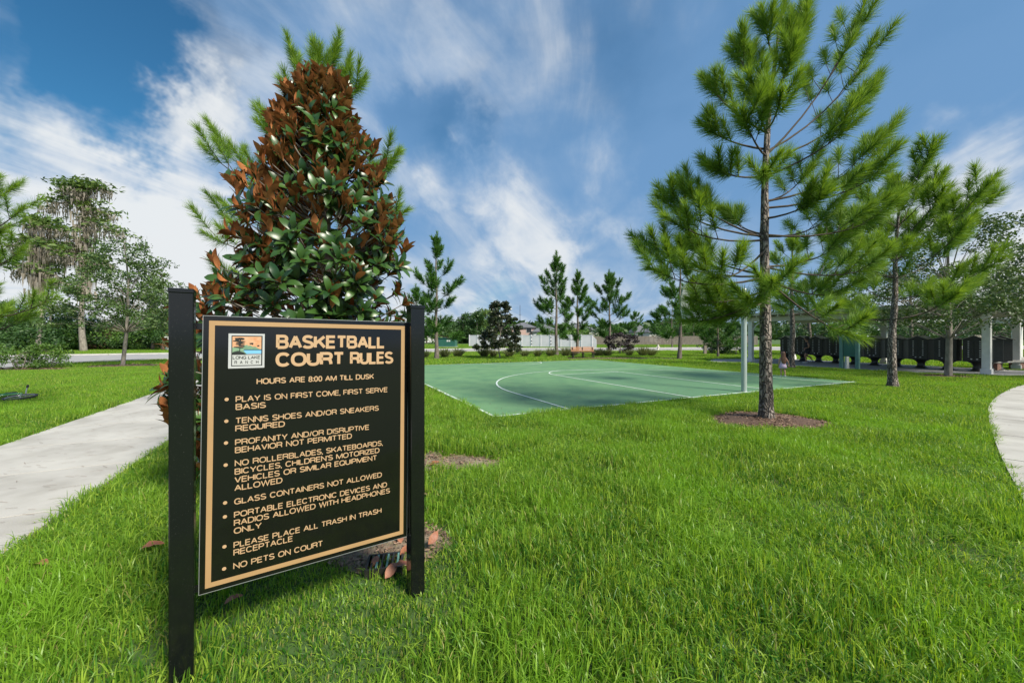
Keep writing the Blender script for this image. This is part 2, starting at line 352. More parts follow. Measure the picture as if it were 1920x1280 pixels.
stripe([ct(-LA, .03), ct(-LA, LB)], lw, .0384); stripe([ct(LA, .03), ct(LA, LB)], lw, .0384); stripe([ct(-LA + .03, LB), ct(LA - .03, LB)], lw, .0388)
stripe([ct(-LA * math.cos(t), LB + LA * math.sin(t)) for t in np.linspace(0, math.pi, 33)], lw, .0392)
stripe([ct(-AR, .03)] + [ct(-AR * math.cos(t), HP + AR * math.sin(t)) for t in np.linspace(0, math.pi, 65)] + [ct(AR, .03)], lw, .0396)
stripe([ct(-1.9 * math.cos(t), DD - .08 - 1.9 * math.sin(t)) for t in np.linspace(0, math.pi, 33)], lw, .0400)

# left pavement in slabs
sd_ = Vector((-.45, .893, 0)).normalized(); sn_ = Vector((sd_.y, -sd_.x, 0))
base = sheet('sidewalk', [tuple(sn_ * a + sd_ * b)[:2] for a, b in ((-4.10, -3), (-2.03, -3), (-2.03, 38), (-4.10, 38))], .006, M_mulch)
b0 = -2.6; sl = 1.52; nsl = 26
me = MB(); me.box((0, 0, 0), (2.05, sl - .022, .06), bev=.002); me = me.mesh('slab', M_conc)
for i in range(nsl):
    o = link('slab', me, base); c = sn_ * -3.065 + sd_ * (b0 + sl * (i + .5)); o.location = (c.x, c.y, .002 + .002 * random.random()); o.rotation_euler = (R(random.uniform(-.05, .05)), 0, math.atan2(sd_.y, sd_.x) - math.pi / 2)
# right curved pavement in slabs
ledge = [at(2010, 1120), at(1925, 950), at(1885, 880), at(1865, 830), at(1853, 785), at(1852, 762), at(1870, 744), at(1900, 728), at(1940, 718), at(1990, 713), at(2060, 710)]
def resample(p, n):
    d = [0]
    for i in range(1, len(p)): d.append(d[-1] + (p[i] - p[i - 1]).length)
    out = []
    for t in np.linspace(0, d[-1], n):
        k = min(max(int(np.searchsorted(d, t)) - 1, 0), len(p) - 2); q = (t - d[k]) / (d[k + 1] - d[k]); out.append(p[k].lerp(p[k + 1], q))
    return out
rl = resample(ledge, 60)
for _ in range(6): rl = [rl[0]] + [(rl[i - 1] + rl[i] * 2 + rl[i + 1]) / 4 for i in range(1, 59)] + [rl[-1]]
rr = []
for i, p in enumerate(rl):
    d = (rl[min(i + 1, 59)] - rl[max(i - 1, 0)]).normalized(); rr.append(p + Vector((d.y, -d.x, 0)) * 1.7)
rbase = sheet('curved_sidewalk', [(p.x, p.y) for p in rl] + [(p.x, p.y) for p in rr[::-1]], .005, M_mulch)
for i in range(0, 57, 5):
    b = MB(); A = rl[i:i + 6]; B = rr[i:i + 6]; k = .011
    dA = (A[1] - A[0]).normalized() * k; dB = (A[-1] - A[-2]).normalized() * k
    A = [A[0] + dA] + A[1:-1] + [A[-1] - dB]; B = [B[0] + dA] + B[1:-1] + [B[-1] - dB]
    nn = len(A)
    b.add([(p.x, p.y, .034) for p in A] + [(p.x, p.y, .034) for p in B] + [(p.x, p.y, 0) for p in A] + [(p.x, p.y, 0) for p in B],
          [(j, j + 1, nn + j + 1, nn + j) for j in range(nn - 1)] + [(j, j + 1, 2 * nn + j + 1, 2 * nn + j) for j in range(nn - 1)])
    b.build('slab', M_conc, rbase)

# roads, kerbs
ra = [(-70, 11), (-40, 14), (-25.2, 19.0), (-26.6, 22), (-26.5, 25.2), (-24.4, 27.8), (-17, 34.5), (-9, 41.2), (0, 43.6), (17, 45.6), (60, 50), (140, 60)]
rb = [(140, 76), (60, 64), (21.6, 56), (0, 53.5), (-11, 49.5), (-20, 45.5), (-32, 37.8), (-38.5, 34), (-60, 27), (-70, 24)]
road = sheet('road', ra + rb, .008, M_road)
def kerb(pts):
    b = MB(); vs = []
    for i, p in enumerate(pts):
        p = Vector((*p, 0)); d = (Vector((*pts[min(i + 1, len(pts) - 1)], 0)) - Vector((*pts[max(i - 1, 0)], 0))).normalized(); n_ = Vector((-d.y, d.x, 0)) * .14
        vs += [p - n_ - Vector((0, 0, .02)), p - n_ + Vector((0, 0, .11)), p + n_ + Vector((0, 0, .09)), p + n_ - Vector((0, 0, .02))]
    b.add(vs, [(4 * i + j, 4 * i + j + 1, 4 * i + j + 5, 4 * i + j + 4) for i in range(len(pts) - 1) for j in range(3)])
    return b.build('kerb', M_kerb, road)
kerb(ra[2:]); kerb(rb[:-1])
# paved pad below the mailbox canopy
pad = sheet('paved_pad', [tuple(at(1330, 679))[:2], tuple(at(1440, 682))[:2], tuple(at(1580, 693))[:2], tuple(at(1850, 704.5))[:2], (26, 14.8), (31, 17), (24.2, 18.5), (20.2, 28), (14.5, 28)], .02, M_road, thick=.03)

def irregular(c, rx, ry, seed, n=28, rot=0, rough=.22):
    r_ = random.Random(seed); ph = [r_.uniform(0, 6.28) for _ in range(4)]; out = []
    for i in range(n):
        t = 2 * math.pi * i / n; k = 1 + rough * (math.sin(2 * t + ph[0]) * .4 + math.sin(3 * t + ph[1]) * .35 + math.sin(7 * t + ph[2]) * .3 + r_.uniform(-.25, .25))
        x, y = rx * k * math.cos(t), ry * k * math.sin(t); out.append((c[0] + x * math.cos(rot) - y * math.sin(rot), c[1] + x * math.sin(rot) + y * math.cos(rot)))
    return out
def inpoly(x, y, poly):
    x = np.asarray(x); y = np.asarray(y); r_ = np.zeros(x.shape, bool); n = len(poly)
    for i in range(n):
        x1, y1 = poly[i]; x2, y2 = poly[(i + 1) % n]
        if y1 == y2: continue
        r_ ^= ((y1 > y) != (y2 > y)) & (x < (x2 - x1) * (y - y1) / (y2 - y1) + x1)
    return r_
def pdist(x, y, poly):
    x = np.asarray(x, float); y = np.asarray(y, float); d = np.full(x.shape, 1e9)
    for i in range(len(poly)):
        ax, ay = poly[i]; bx, by = poly[(i + 1) % len(poly)]; vx, vy = bx - ax, by - ay; q = vx * vx + vy * vy
        if q < 1e-9: continue
        t = np.clip(((x - ax) * vx + (y - ay) * vy) / q, 0, 1); d = np.minimum(d, np.hypot(x - ax - t * vx, y - ay - t * vy))
    return d
SPARSE = []
def mulch(c, rx, ry, seed, n, name='mulch_bed', m=M_mulch, size=.05, hump=.03):
    poly = irregular(c, rx, ry, seed); b = MB(); k = len(poly)
    vs = [(c[0], c[1], hump + .012)] + [(c[0] + (p[0] - c[0]) * .6, c[1] + (p[1] - c[1]) * .6, hump * .8 + .012) for p in poly] + [(p[0], p[1], .004) for p in poly]
    b.add(vs, [(0, 1 + i, 1 + (i + 1) % k) for i in range(k)] + [(1 + i, 1 + k + i, 1 + k + (i + 1) % k, 1 + (i + 1) % k) for i in range(k)], True)
    o = finish(b.build(name, m), kind='stuff')
    EXC.append([(c[0] + (p[0] - c[0]) * .93, c[1] + (p[1] - c[1]) * .93) for p in poly])
    r_ = np.random.default_rng(seed); a = r_.uniform(0, 2 * np.pi, n); q = np.sqrt(r_.uniform(0, 1.1, n)); x = c[0] + rx * q * np.cos(a); y = c[1] + ry * q * np.sin(a); z = .015 + hump * (1 - q) + r_.uniform(0, .02, n)
    d = r_.normal(size=(n, 3)); d[:, 2] *= .3; d /= np.linalg.norm(d, axis=1)[:, None]; w = np.cross(d, [0, 0, 1.]); w /= np.linalg.norm(w, axis=1)[:, None]
    L_ = size * r_.uniform(.4, 1.3, (n, 1)); P = np.stack([x, y, z], 1); u = np.array([[0, 0, .006]])
    V = np.concatenate([P - d * L_ / 2 - w * L_ * .16, P - d * L_ / 2 + w * L_ * .16 + u, P + d * L_ / 2 + w * L_ * .14 + u, P + d * L_ / 2 - w * L_ * .14]); i = np.arange(n)
    finish(link(name + '_chips', npmesh('chips', V, np.stack([i, i + n, i + 2 * n, i + 3 * n], 1), M_chip, r_.uniform(0, 1, n))), kind='stuff')
MP = at(1437, 790)
mulch(MP, 1.02, .82, 3, 3400, hump=.07)
mulch(at(232, 686), 1.7, 1.4, 4, 700, size=.1)
mulch(at(60, 693), 1.9, .8, 5, 500, size=.1)
mulch(at(1778, 706), .9, .8, 6, 300, size=.08)
MAGP = Vector((-1.86, 3.95, 0))
mulch((-1.0, 2.98), .50, .36, 8, 900, 'bare_earth', M_soil, .03, .012)
mulch((-1.86, 3.95), 1.0, .9, 12, 900, 'bare_earth', M_soil, .05, .02)
mulch(at(872, 868), .52, .30, 9, 260, 'bare_earth', M_soil, .035, .008)
mulch(at(806, 868), .22, .42, 10, 120, 'bare_earth', M_soil, .035, .008)
mulch(at(1160, 672), 4.5, 1.0, 11, 300, size=.12)

# ------------------------------------------------------------ lawn grass: tufts scattered by geometry nodes
def tuft(n, rad, h, w, seed, lean=.35, seg=2, straw=.06):
    r_ = np.random.default_rng(seed)
    a = r_.uniform(0, 2 * np.pi, n); q = rad * np.sqrt(r_.uniform(0, 1, n)); ox, oy = q * np.cos(a), q * np.sin(a)
    hh = h * r_.uniform(.45, 1.15, n); la = r_.uniform(0, 2 * np.pi, n); lm_ = np.abs(r_.normal(0, lean, n)) * hh; fa = r_.uniform(0, np.pi, n); ww = w * r_.uniform(.6, 1.2, n)
    wx, wy = np.cos(fa) * ww / 2, np.sin(fa) * ww / 2; V = []; lv = (0, .45, .8) if seg == 3 else (0, .55)
    for t in lv:
        k = 1 - .35 * t; bx = ox + np.cos(la) * lm_ * t ** 2; by = oy + np.sin(la) * lm_ * t ** 2; bz = hh * t - lm_ * .25 * t ** 2
        V.append(np.stack([bx - wx * k, by - wy * k, bz], 1)); V.append(np.stack([bx + wx * k, by + wy * k, bz], 1))
    V.append(np.stack([ox + np.cos(la) * lm_ * 1.15, oy + np.sin(la) * lm_ * 1.15, hh - lm_ * .35], 1)); i = np.arange(n); m_ = len(lv)
    quads = [np.stack([i + 2 * j * n, i + (2 * j + 1) * n, i + (2 * j + 3) * n, i + (2 * j + 2) * n], 1) for j in range(m_ - 1)]
    tri = np.stack([i + (2 * m_ - 2) * n, i + (2 * m_ - 1) * n, i + 2 * m_ * n], 1); rr_ = r_.beta(.8, 1.6, n)
    me = npmesh('grass_tuft', np.concatenate(V), quads + [tri], M_grass, np.tile(rr_, m_)); me.materials.append(M_straw)
    isS = np.tile((r_.uniform(0, 1, n) < straw) & ((lm_ < hh * .7) | (straw > .5)), m_); me.polygons.foreach_set('material_index', isS.astype(np.int32)); return me
GC = bpy.data.collections.new('tufts'); NT = 0
def addt(*a, **k):
    global NT
    o = bpy.data.objects.new('tuft_%02d' % NT, tuft(*a, **k)); GC.objects.link(o); NT += 1; return NT - 1
T1 = [addt(34, .10, .115 + .014 * i, .0080, 100 + i, seg=3, lean=.45 + .09 * i, straw=.035) for i in range(5)]
T1s = [addt(50, .10, .045, .0065, 110 + i, seg=2, lean=.7, straw=.14) for i in range(3)]
T1d = [addt(18, .10, .05, .004, 115 + i, seg=2, lean=1.2, straw=.75) for i in range(2)]
T1x = [addt(7, .10, .19 + .02 * i, .0065, 118 + i, seg=3, lean=.45, straw=.1) for i in range(3)]
T2 = [addt(90, .21, .095, .011, 120 + i, lean=.35) for i in range(4)]
T3 = [addt(110, .50, .10, .034, 130 + i, lean=.3, straw=.04) for i in range(4)]
T3s = [addt(90, .50, .06, .04, 136 + i, lean=.3, straw=.04) for i in range(2)]
PX = []; PY = []; PI = []; PS = []
def zone(y0, y1, sp, ids, edge, sc=1., keep=1.):
    xm = 1.40 * y1 + 1.6; xs = np.arange(-xm, xm, sp); ys = np.arange(y0, y1, sp); gx, gy = np.meshgrid(xs, ys)
    x = gx.ravel() + rng.uniform(-.5, .5, gx.size) * sp; y = gy.ravel() + rng.uniform(-.5, .5, gx.size) * sp
    k = np.abs(x) < 1.40 * np.maximum(y, 0) + 1.6
    if keep < 1: k &= rng.uniform(0, 1, x.size) < keep
    x, y = x[k], y[k]; k = np.ones(x.size, bool)
    for p in EXC:
        xs_ = [q[0] for q in p]; ys_ = [q[1] for q in p]
        c = (x > min(xs_) - 1) & (x < max(xs_) + 1) & (y > min(ys_) - 1) & (y < max(ys_) + 1) & k
        ii = np.where(c)[0]
        if not len(ii): continue
        bad = inpoly(x[ii], y[ii], p) | (pdist(x[ii], y[ii], p) < edge); k[ii[bad]] = False
    x, y = x[k], y[k]; hs = .55 + .70 * vnoise(x, y, .9, 1) + .65 * (vnoise(x, y, 3.2, 2) - .5)
    idx = np.array(ids)[np.clip((vnoise(x, y, 1.3, 9) * len(ids) + rng.normal(0, 1.0, x.size)).astype(int), 0, len(ids) - 1)]; return x, y, idx, hs * sc
def push(x, y, i, s): PX.append(x); PY.append(y); PI.append(i); PS.append(s)
def sh_f(x, y): return np.exp(-(((x + .95) / .85) ** 2 + ((y - 2.35) / .85) ** 2)) + .25 * vnoise(x, y, 1.7, 5)
x, y, i, s = zone(.4, 9, .085, T1, .055)
# short, worn turf round the sign and the earth patches
sh = np.exp(-(((x + .95) / .85) ** 2 + ((y - 2.35) / .85) ** 2)) + .7 * np.exp(-(((x + .7) / .8) ** 2 + ((y - 5.2) / .9) ** 2)) * 0 + .25 * vnoise(x, y, 1.7, 5)
ds = sh > .62; i[ds] = rng.choice(T1s, ds.sum()); s[ds] *= rng.uniform(.8, 1.2, ds.sum())
dip = np.exp(-(((x - 5.6) / .9) ** 2 + ((y - 4.6) / .30) ** 2)); dip = np.maximum(dip, np.exp(-(((x - 6.7) / .8) ** 2 + ((y - 5.6) / .25) ** 2))); s *= 1 - .6 * dip
dz_ = (vnoise(x, y, 1.1, 31) > .80) & (rng.uniform(0, 1, len(x)) < .5); i[dz_] = rng.choice(T1s + T1d, dz_.sum())
push(x, y, i, s)
x, y, i, s = zone(.6, 8, .26, T1x, .10); kk = (sh_f(x, y) < .5) & (vnoise(x, y, .7, 21) > .38); push(x[kk], y[kk], i[kk], s[kk] * rng.uniform(.8, 1.15, kk.sum()))
push(*zone(9, 21, .17, T2, .12)); push(*zone(21, 46, .5, T3, .30)); push(*zone(46, 88, .8, T3s, .45, 1.1))
# a fringe of small tufts right up to every edge near the camera
for p in EXC:
    for a in range(len(p)):
        A = np.array(p[a]); B = np.array(p[(a + 1) % len(p)]); L_ = np.hypot(*(B - A)); n_ = int(min(L_ / .05, 900))
        if n_ < 1: continue
        t = rng.uniform(0, 1, n_); q = A + (B - A) * t[:, None]; nr = np.array([B[1] - A[1], A[0] - B[0]]) / (L_ + 1e-9)
        q = q + nr * rng.uniform(-.05, .05, n_)[:, None]; k = (np.hypot(q[:, 0], q[:, 1]) < 16) & (np.abs(q[:, 0]) < 1.4 * q[:, 1] + 1.5) & (q[:, 1] > .3)
        inside = np.zeros(n_, bool)
        for p2 in EXC: inside |= inpoly(q[:, 0], q[:, 1], p2)
        k &= ~inside; q = q[k]; push(q[:, 0], q[:, 1], rng.choice(T1s + T1[:2], len(q)), rng.uniform(.5, .85, len(q)))
# dry wisps over the bare earth
for c, rx, ry, n_ in (((-1.0, 2.98), .5, .36, 110), (at(872, 868), .5, .3, 40), (at(806, 868), .22, .42, 16), ((-1.86, 3.95), 1, .9, 60)):
    a = rng.uniform(0, 6.28, n_); q = np.sqrt(rng.uniform(0, 1, n_)); push(c[0] + rx * q * np.cos(a), c[1] + ry * q * np.sin(a), rng.choice(T1d, n_), rng.uniform(.6, 1, n_))
PX = np.concatenate(PX); PY = np.concatenate(PY); PI = np.concatenate(PI); PS = np.concatenate(PS)
pm = bpy.data.meshes.new('lawn_grass'); pm.vertices.add(len(PX)); pm.vertices.foreach_set('co', np.stack([PX, PY, np.full(len(PX), .002)], 1).astype(np.float32).ravel())
for nm, ty, da in (('idx', 'INT', PI.astype(np.int32)), ('rot', 'FLOAT', rng.uniform(0, 6.28, len(PX)).astype(np.float32)), ('scl', 'FLOAT', PS.astype(np.float32))):
    pm.attributes.new(nm, ty, 'POINT').data.foreach_set('value', da)
lawn = finish(link('lawn_grass', pm), kind='stuff')
ng_ = bpy.data.node_groups.new('scatter', 'GeometryNodeTree')
ng_.interface.new_socket('Geometry', in_out='INPUT', socket_type='NodeSocketGeometry'); ng_.interface.new_socket('Geometry', in_out='OUTPUT', socket_type='NodeSocketGeometry')
gn = ng_.nodes.new; gi = gn('NodeGroupInput'); go = gn('NodeGroupOutput'); iop = gn('GeometryNodeInstanceOnPoints'); ci = gn('GeometryNodeCollectionInfo')
ci.inputs['Collection'].default_value = GC; ci.inputs['Separate Children'].default_value = True; ci.inputs['Reset Children'].default_value = True
def na(name, ty):
    q = gn('GeometryNodeInputNamedAttribute'); q.data_type = ty; q.inputs[0].default_value = name; return q.outputs[0]
cx = gn('ShaderNodeCombineXYZ'); lk = ng_.links.new; lk(na('rot', 'FLOAT'), cx.inputs[2])
cz = gn('ShaderNodeCombineXYZ'); cz.inputs[0].default_value = 1; cz.inputs[1].default_value = 1; lk(na('scl', 'FLOAT'), cz.inputs[2])
lk(gi.outputs[0], iop.inputs['Points']); lk(ci.outputs[0], iop.inputs['Instance']); iop.inputs['Pick Instance'].default_value = True
lk(na('idx', 'INT'), iop.inputs['Instance Index']); lk(cx.outputs[0], iop.inputs['Rotation']); lk(cz.outputs[0], iop.inputs['Scale']); lk(iop.outputs[0], go.inputs[0])
lawn.modifiers.new('scatter', 'NODES').node_group = ng_

# ------------------------------------------------------------ foliage
class Fol:
    def __init__(s): s.V = []; s.F = []; s.Q = []; s.rF = []; s.n = 0
    def tris(s, A, B, C, r_):
        n = len(A); i = np.arange(n) + s.n; s.V += [A, B, C]; s.F.append(np.stack([i, i + n, i + 2 * n], 1)); s.rF.append(r_); s.n += 3 * n
    def quads(s, A, B, C, D, r_):     # as two triangles
        n = len(A); i = np.arange(n) + s.n; s.V += [A, B, C, D]; s.F += [np.stack([i, i + n, i + 2 * n], 1), np.stack([i, i + 2 * n, i + 3 * n], 1)]; s.rF += [r_, r_]; s.n += 4 * n
    def build(s, name, m, parent): return link(name, npmesh(name, np.concatenate(s.V), np.concatenate(s.F), m, np.concatenate(s.rF)), parent)
def unit(a): return a / (np.linalg.norm(a, axis=-1, keepdims=True) + 1e-9)
def brush(fo, p, d, ln, nl, N_, w, r_, tone=0.):
    """bottlebrush of needles round the end of a shoot"""
    p = np.array(p); d = unit(np.array(d, float)); t = r_.uniform(0, 1, N_) ** .8
    o = p + d * (ln * t)[:, None]; rv = r_.normal(size=(N_, 3)); rv = unit(rv - (rv @ d)[:, None] * d)
    a = np.radians(66 - 46 * t + r_.normal(0, 8, N_)); nd = unit(d * np.cos(a)[:, None] + rv * np.sin(a)[:, None] + np.array([0, 0, -.07]))
    l = nl * r_.uniform(.75, 1.1, N_) * (1 - .12 * t); sv = unit(np.cross(nd, r_.normal(size=(N_, 3)))) * (w / 2)
    tip = o + nd * l[:, None]; tip[:, 2] -= .04 * l
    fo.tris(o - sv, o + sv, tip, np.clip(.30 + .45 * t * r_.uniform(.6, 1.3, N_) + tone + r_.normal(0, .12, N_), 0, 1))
def bez(a, b, c, n): return [a * (1 - t) ** 2 + b * 2 * t * (1 - t) + c * t * t for t in np.linspace(0, 1, n)]
def pine(base, h, tr, seed, label, Lmax=2.0, z0=.25, NN=110, nl=.21, nw=.0065, explicit=(), whorls=9, lean=(0, 0), nb=5, group='pines', bl=.42, mats=(M_bark, M_needle), trunkpts=None, sides=10, dens=1., skipaz=None, name='pine_tree', prof=None):
    r_ = np.random.default_rng(seed); T = thing(name, label, 'pine tree', base, group=group)
    if trunkpts: tp = [Vector(p) - Vector(base) for p in trunkpts]
    else: tp = [Vector((lean[0] * (k / 8) ** 1.5 + .04 * h / 8 * math.sin(k * 1.7 + seed), lean[1] * (k / 8) ** 1.5, h * k / 8)) for k in range(9)]
    H = tp[-1].z
    fine = resample(tp, 34 if tr > .1 and sides > 9 else 12); rad = [tr * (1 - .86 * (q.z / H)) * (1 + .35 * math.exp(-q.z / .16)) for q in fine]
    tb = MB(); tb.tube(fine, rad, sides); trunk = tb.build('trunk', mats[0], T)
    if sides > 9:
        for v in trunk.data.vertices:
            q = v.co; k = .05 * math.sin(q.z * 21 + math.atan2(q.y, q.x) * 3) + .06 * math.sin(q.z * 37 + math.atan2(q.y, q.x) * 7 + 1.3)
            v.co.x += (q.x) * 0 + k * tr * .6 * math.cos(math.atan2(q.y, q.x)); v.co.y += k * tr * .6 * math.sin(math.atan2(q.y, q.x))
    def tat(z):
        for i in range(len(tp) - 1):
            if tp[i].z <= z <= tp[i + 1].z: return tp[i].lerp(tp[i + 1], (z - tp[i].z) / (tp[i + 1].z - tp[i].z))
        return tp[-1]
    lb = MB(); fo = Fol()
    def branch(z, tip, ns, r0, tone=0., sag=.17):
        a = tat(max(z, .05)); L_ = (tip - a).length; mid = a.lerp(tip, .62) - Vector((0, 0, sag * L_)); pts = bez(a, mid, tip, 7)
        lb.tube(pts, [r0 * (1 - .8 * k / 6) for k in range(7)], 5, False)
        d = (pts[-1] - pts[-2]).normalized(); brush(fo, tip - d * bl * .8, d, bl, nl, NN, nw, r_, tone)
        for j in range(ns):
            t = .42 + .5 * (j + r_.uniform(0, .8)) / ns; k = min(int(t * 6), 5); p = pts[k].lerp(pts[k + 1], t * 6 - k); d0 = (pts[k + 1] - pts[k]).normalized()
            sd1 = d0.cross(Vector((0, 0, 1))); sd1 = sd1.normalized() if sd1.length > .1 else Vector((1, 0, 0)); sg = 1 if j % 2 else -1
            dd = (d0 * .75 + sd1 * sg * r_.uniform(.5, 1.0) + Vector((0, 0, r_.uniform(.55, 1.15)))).normalized(); l = (L_ * .30) * r_.uniform(.6, 1.1) * (1.15 - t * .5) + .12
            e = p + dd * l; m2 = p.lerp(e, .5) - Vector((0, 0, .05 * l)); d2 = (e - m2).normalized(); lb.tube([p, m2, e], [r0 * .35, r0 * .28, r0 * .16], 4, False)
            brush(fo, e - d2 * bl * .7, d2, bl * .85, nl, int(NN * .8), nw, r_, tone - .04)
    for (z, tip, ns) in explicit: branch(z, Vector(tip) - Vector(base), ns + 2, tr * .16 + .004)
    for k in range(whorls):
        f = (k + .5 * r_.uniform(.6, 1.2)) / whorls; z = H * (z0 + (1 - z0 - .03) * f); n_ = nb if f < .85 else 4; az0 = r_.uniform(0, 6.28)
        pr = prof(f) if prof else (math.sin(math.pi * min(.30 + f * .72, 1.) ** 1.0) * .9 + .12)
        for j in range(n_):
            if r_.uniform() > dens: continue
            az = az0 + 6.283 * j / n_ + r_.normal(0, .2)
            if skipaz and skipaz(az, f): continue
            l = Lmax * pr * r_.uniform(.55, 1.15); el = R(12 + 50 * f + r_.normal(0, 7)); zz = z + r_.normal(0, .05)
            tip = tat(zz) + Vector((math.cos(az) * math.cos(el), math.sin(az) * math.cos(el), math.sin(el))) * l
            branch(zz, tip, int(2 + 3.2 * l / 1.4), tr * .15 * (1 - .5 * f) + .004)
    d = (tp[-1] - tp[-2]).normalized(); brush(fo, tp[-1] - d * bl, d, bl * 1.3, nl, int(NN * 1.5), nw, r_)
    lb.build('limbs', M_twig, T); fo.build('crown', mats[1], T); return T

# main pine by the court
MD = MP.y
def mp(px, py, dz=0): return atd(px, py, MD + dz)
ex_ = []
for sy, tx, ty, dz, ns in ((120, 1430, 24, -.1, 2), (120, 1505, 10, .1, 2), (150, 1489, 60, -.4, 2), (200, 1376, 80, 0, 3), (190, 1513, 45, -.3, 3), (200, 1489, 85, -.8, 2), (180, 1407, 95, .5, 2),
                           (250, 1322, 150, .2, 4), (250, 1407, 150, -.9, 3), (240, 1464, 180, -1.2, 2), (292, 1608, 42, .3, 7), (285, 1625, 105, .6, 5), (292, 1395, 215, -1.0, 3), (280, 1320, 236, .3, 3),
                           (300, 1632, 178, .2, 6), (330, 1334, 312, -.3, 4), (330, 1432, 325, -1.1, 1), (330, 1606, 225, -.5, 4), (378, 1660, 272, .1, 7), (390, 1662, 318, -.3, 6), (378, 1513, 320, .8, 3),
                           (410, 1545, 366, -.8, 4), (443, 1240, 372, 0, 6), (446, 1275, 350, .5, 4), (450, 1256, 412, -.4, 4), (440, 1655, 402, 0, 6), (443, 1566, 396, .8, 4), (440, 1360, 400, .9, 3),
                           (518, 1204, 464, 0, 6), (520, 1226, 506, -.5, 4), (515, 1280, 452, .6, 4), (521, 1574, 548, .3, 5), (500, 1600, 440, .5, 5), (530, 1446, 530, -1.4, 1), (520, 1600, 628, -.8, 2), (500, 1640, 500, -.2, 5),
                           (560, 1404, 560, -1.0, 2), (560, 1376, 590, .3, 3), (545, 1300, 562, .1, 3), (560, 1330, 545, .5, 3), (560, 1290, 600, .5, 2), (470, 1340, 520, -.8, 3), (545, 1340, 600, .7, 3)):
    z = EYE + (HZ - sy) * MD / F; t = mp(tx, ty, dz); ex_.append((z, (t.x, t.y, t.z), ns))
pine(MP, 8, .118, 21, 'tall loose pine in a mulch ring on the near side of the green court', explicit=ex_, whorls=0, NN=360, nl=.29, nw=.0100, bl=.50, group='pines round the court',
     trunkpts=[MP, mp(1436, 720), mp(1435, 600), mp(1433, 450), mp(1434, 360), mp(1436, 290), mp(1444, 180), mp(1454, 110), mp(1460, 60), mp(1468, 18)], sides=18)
RP = at(1672, 726)
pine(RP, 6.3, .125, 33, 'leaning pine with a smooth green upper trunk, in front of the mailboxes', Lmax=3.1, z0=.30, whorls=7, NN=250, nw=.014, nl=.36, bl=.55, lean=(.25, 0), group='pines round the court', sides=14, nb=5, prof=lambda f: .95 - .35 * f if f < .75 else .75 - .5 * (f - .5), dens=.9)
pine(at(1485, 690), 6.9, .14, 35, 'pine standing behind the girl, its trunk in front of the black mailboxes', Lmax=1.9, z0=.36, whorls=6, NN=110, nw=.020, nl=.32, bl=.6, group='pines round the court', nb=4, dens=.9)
# the pine behind the magnolia
BP = Vector((-3.55, 7.25, 0))
def bp(px, py, dz=0): return atd(px, py, 7.25 + dz)
ex2 = []
for sy, tx, ty, dz, ns in ((200, 600, 95, -.1, 3), (190, 632, 92, .2, 2), (210, 548, 105, 0, 3), (230, 532, 160, -.3, 2), (200, 650, 130, .4, 2), (230, 680, 150, 0, 2), (300, 505, 235, 0, 3), (330, 500, 240, .6, 3),
                           (400, 385, 278, 0, 3), (400, 412, 268, .5, 3), (400, 742, 290, 0, 3), (370, 725, 320, .5, 3), (480, 390, 440, 0, 3), (470, 420, 405, .6, 3), (460, 755, 400, 0, 4), (500, 742, 450, .4, 3), (440, 480, 360, -.2, 3), (560, 420, 530, .6, 3)):
    t = bp(tx, ty, dz); ex2.append((EYE + (HZ - sy) * 7.25 / F, (t.x, t.y, t.z), ns))
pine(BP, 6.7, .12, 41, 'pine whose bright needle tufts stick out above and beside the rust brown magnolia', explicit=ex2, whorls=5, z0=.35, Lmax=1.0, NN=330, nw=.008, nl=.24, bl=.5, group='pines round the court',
     trunkpts=[BP, bp(605, 500), bp(600, 250), bp(592, 110)], sides=12)
# pine off the left edge, only its branch ends come into the picture
LP = Vector((-10.6, 7.4, 0))
ex3 = []
for tx, ty, dz, ns in ((5, 335, 0, 2), (45, 352, .1, 3), (62, 392, -.2, 3), (30, 430, .2, 4), (60, 470, 0, 4), (20, 490, .4, 3), (5, 545, 0, 2), (120, 560, .5, 4), (30, 585, .2, 3), (85, 590, .9, 3)):
    t = atd(tx - 22, ty, 7.4 + dz); ex3.append((max(t.z - .5, .9), tuple(t), ns))
pine(LP, 5.6, .11, 43, 'pine at the left edge of the photo with only its branch tips showing', explicit=ex3, whorls=5, Lmax=.7, z0=.3, NN=190, nw=.008, nl=.20, bl=.36, group='pines round the court', sides=10)
FM = (M_bark3, M_needle2)
for px, py, ty, L_, sd, lab in ((818, 673, 443, 2.0, 51, 'tall narrow pine just right of the black sign, left of the green cabinet'), (1043, 666, 478, 2.0, 52, 'leftmost of the three pines beside the bench'),
                                (1083, 664, 512, 1.9, 53, 'middle pine of the three, rising right behind the bench'), (1143, 661, 512, 2.5, 54, 'bushy pine right of the bench, next to the dark purple shrub'),
                                (1275, 673, 446, 2.2, 55, 'tall pine at the far side of the court, left of the short brown post')):
    b = at(px, py); pine(b, EYE + (HZ - ty) * b.y / F, .15, sd, lab, Lmax=L_, z0=.15, whorls=9, NN=80, nw=.045, nl=.40, bl=.85, group='pines round the court', mats=FM, sides=8, nb=4, dens=.8)
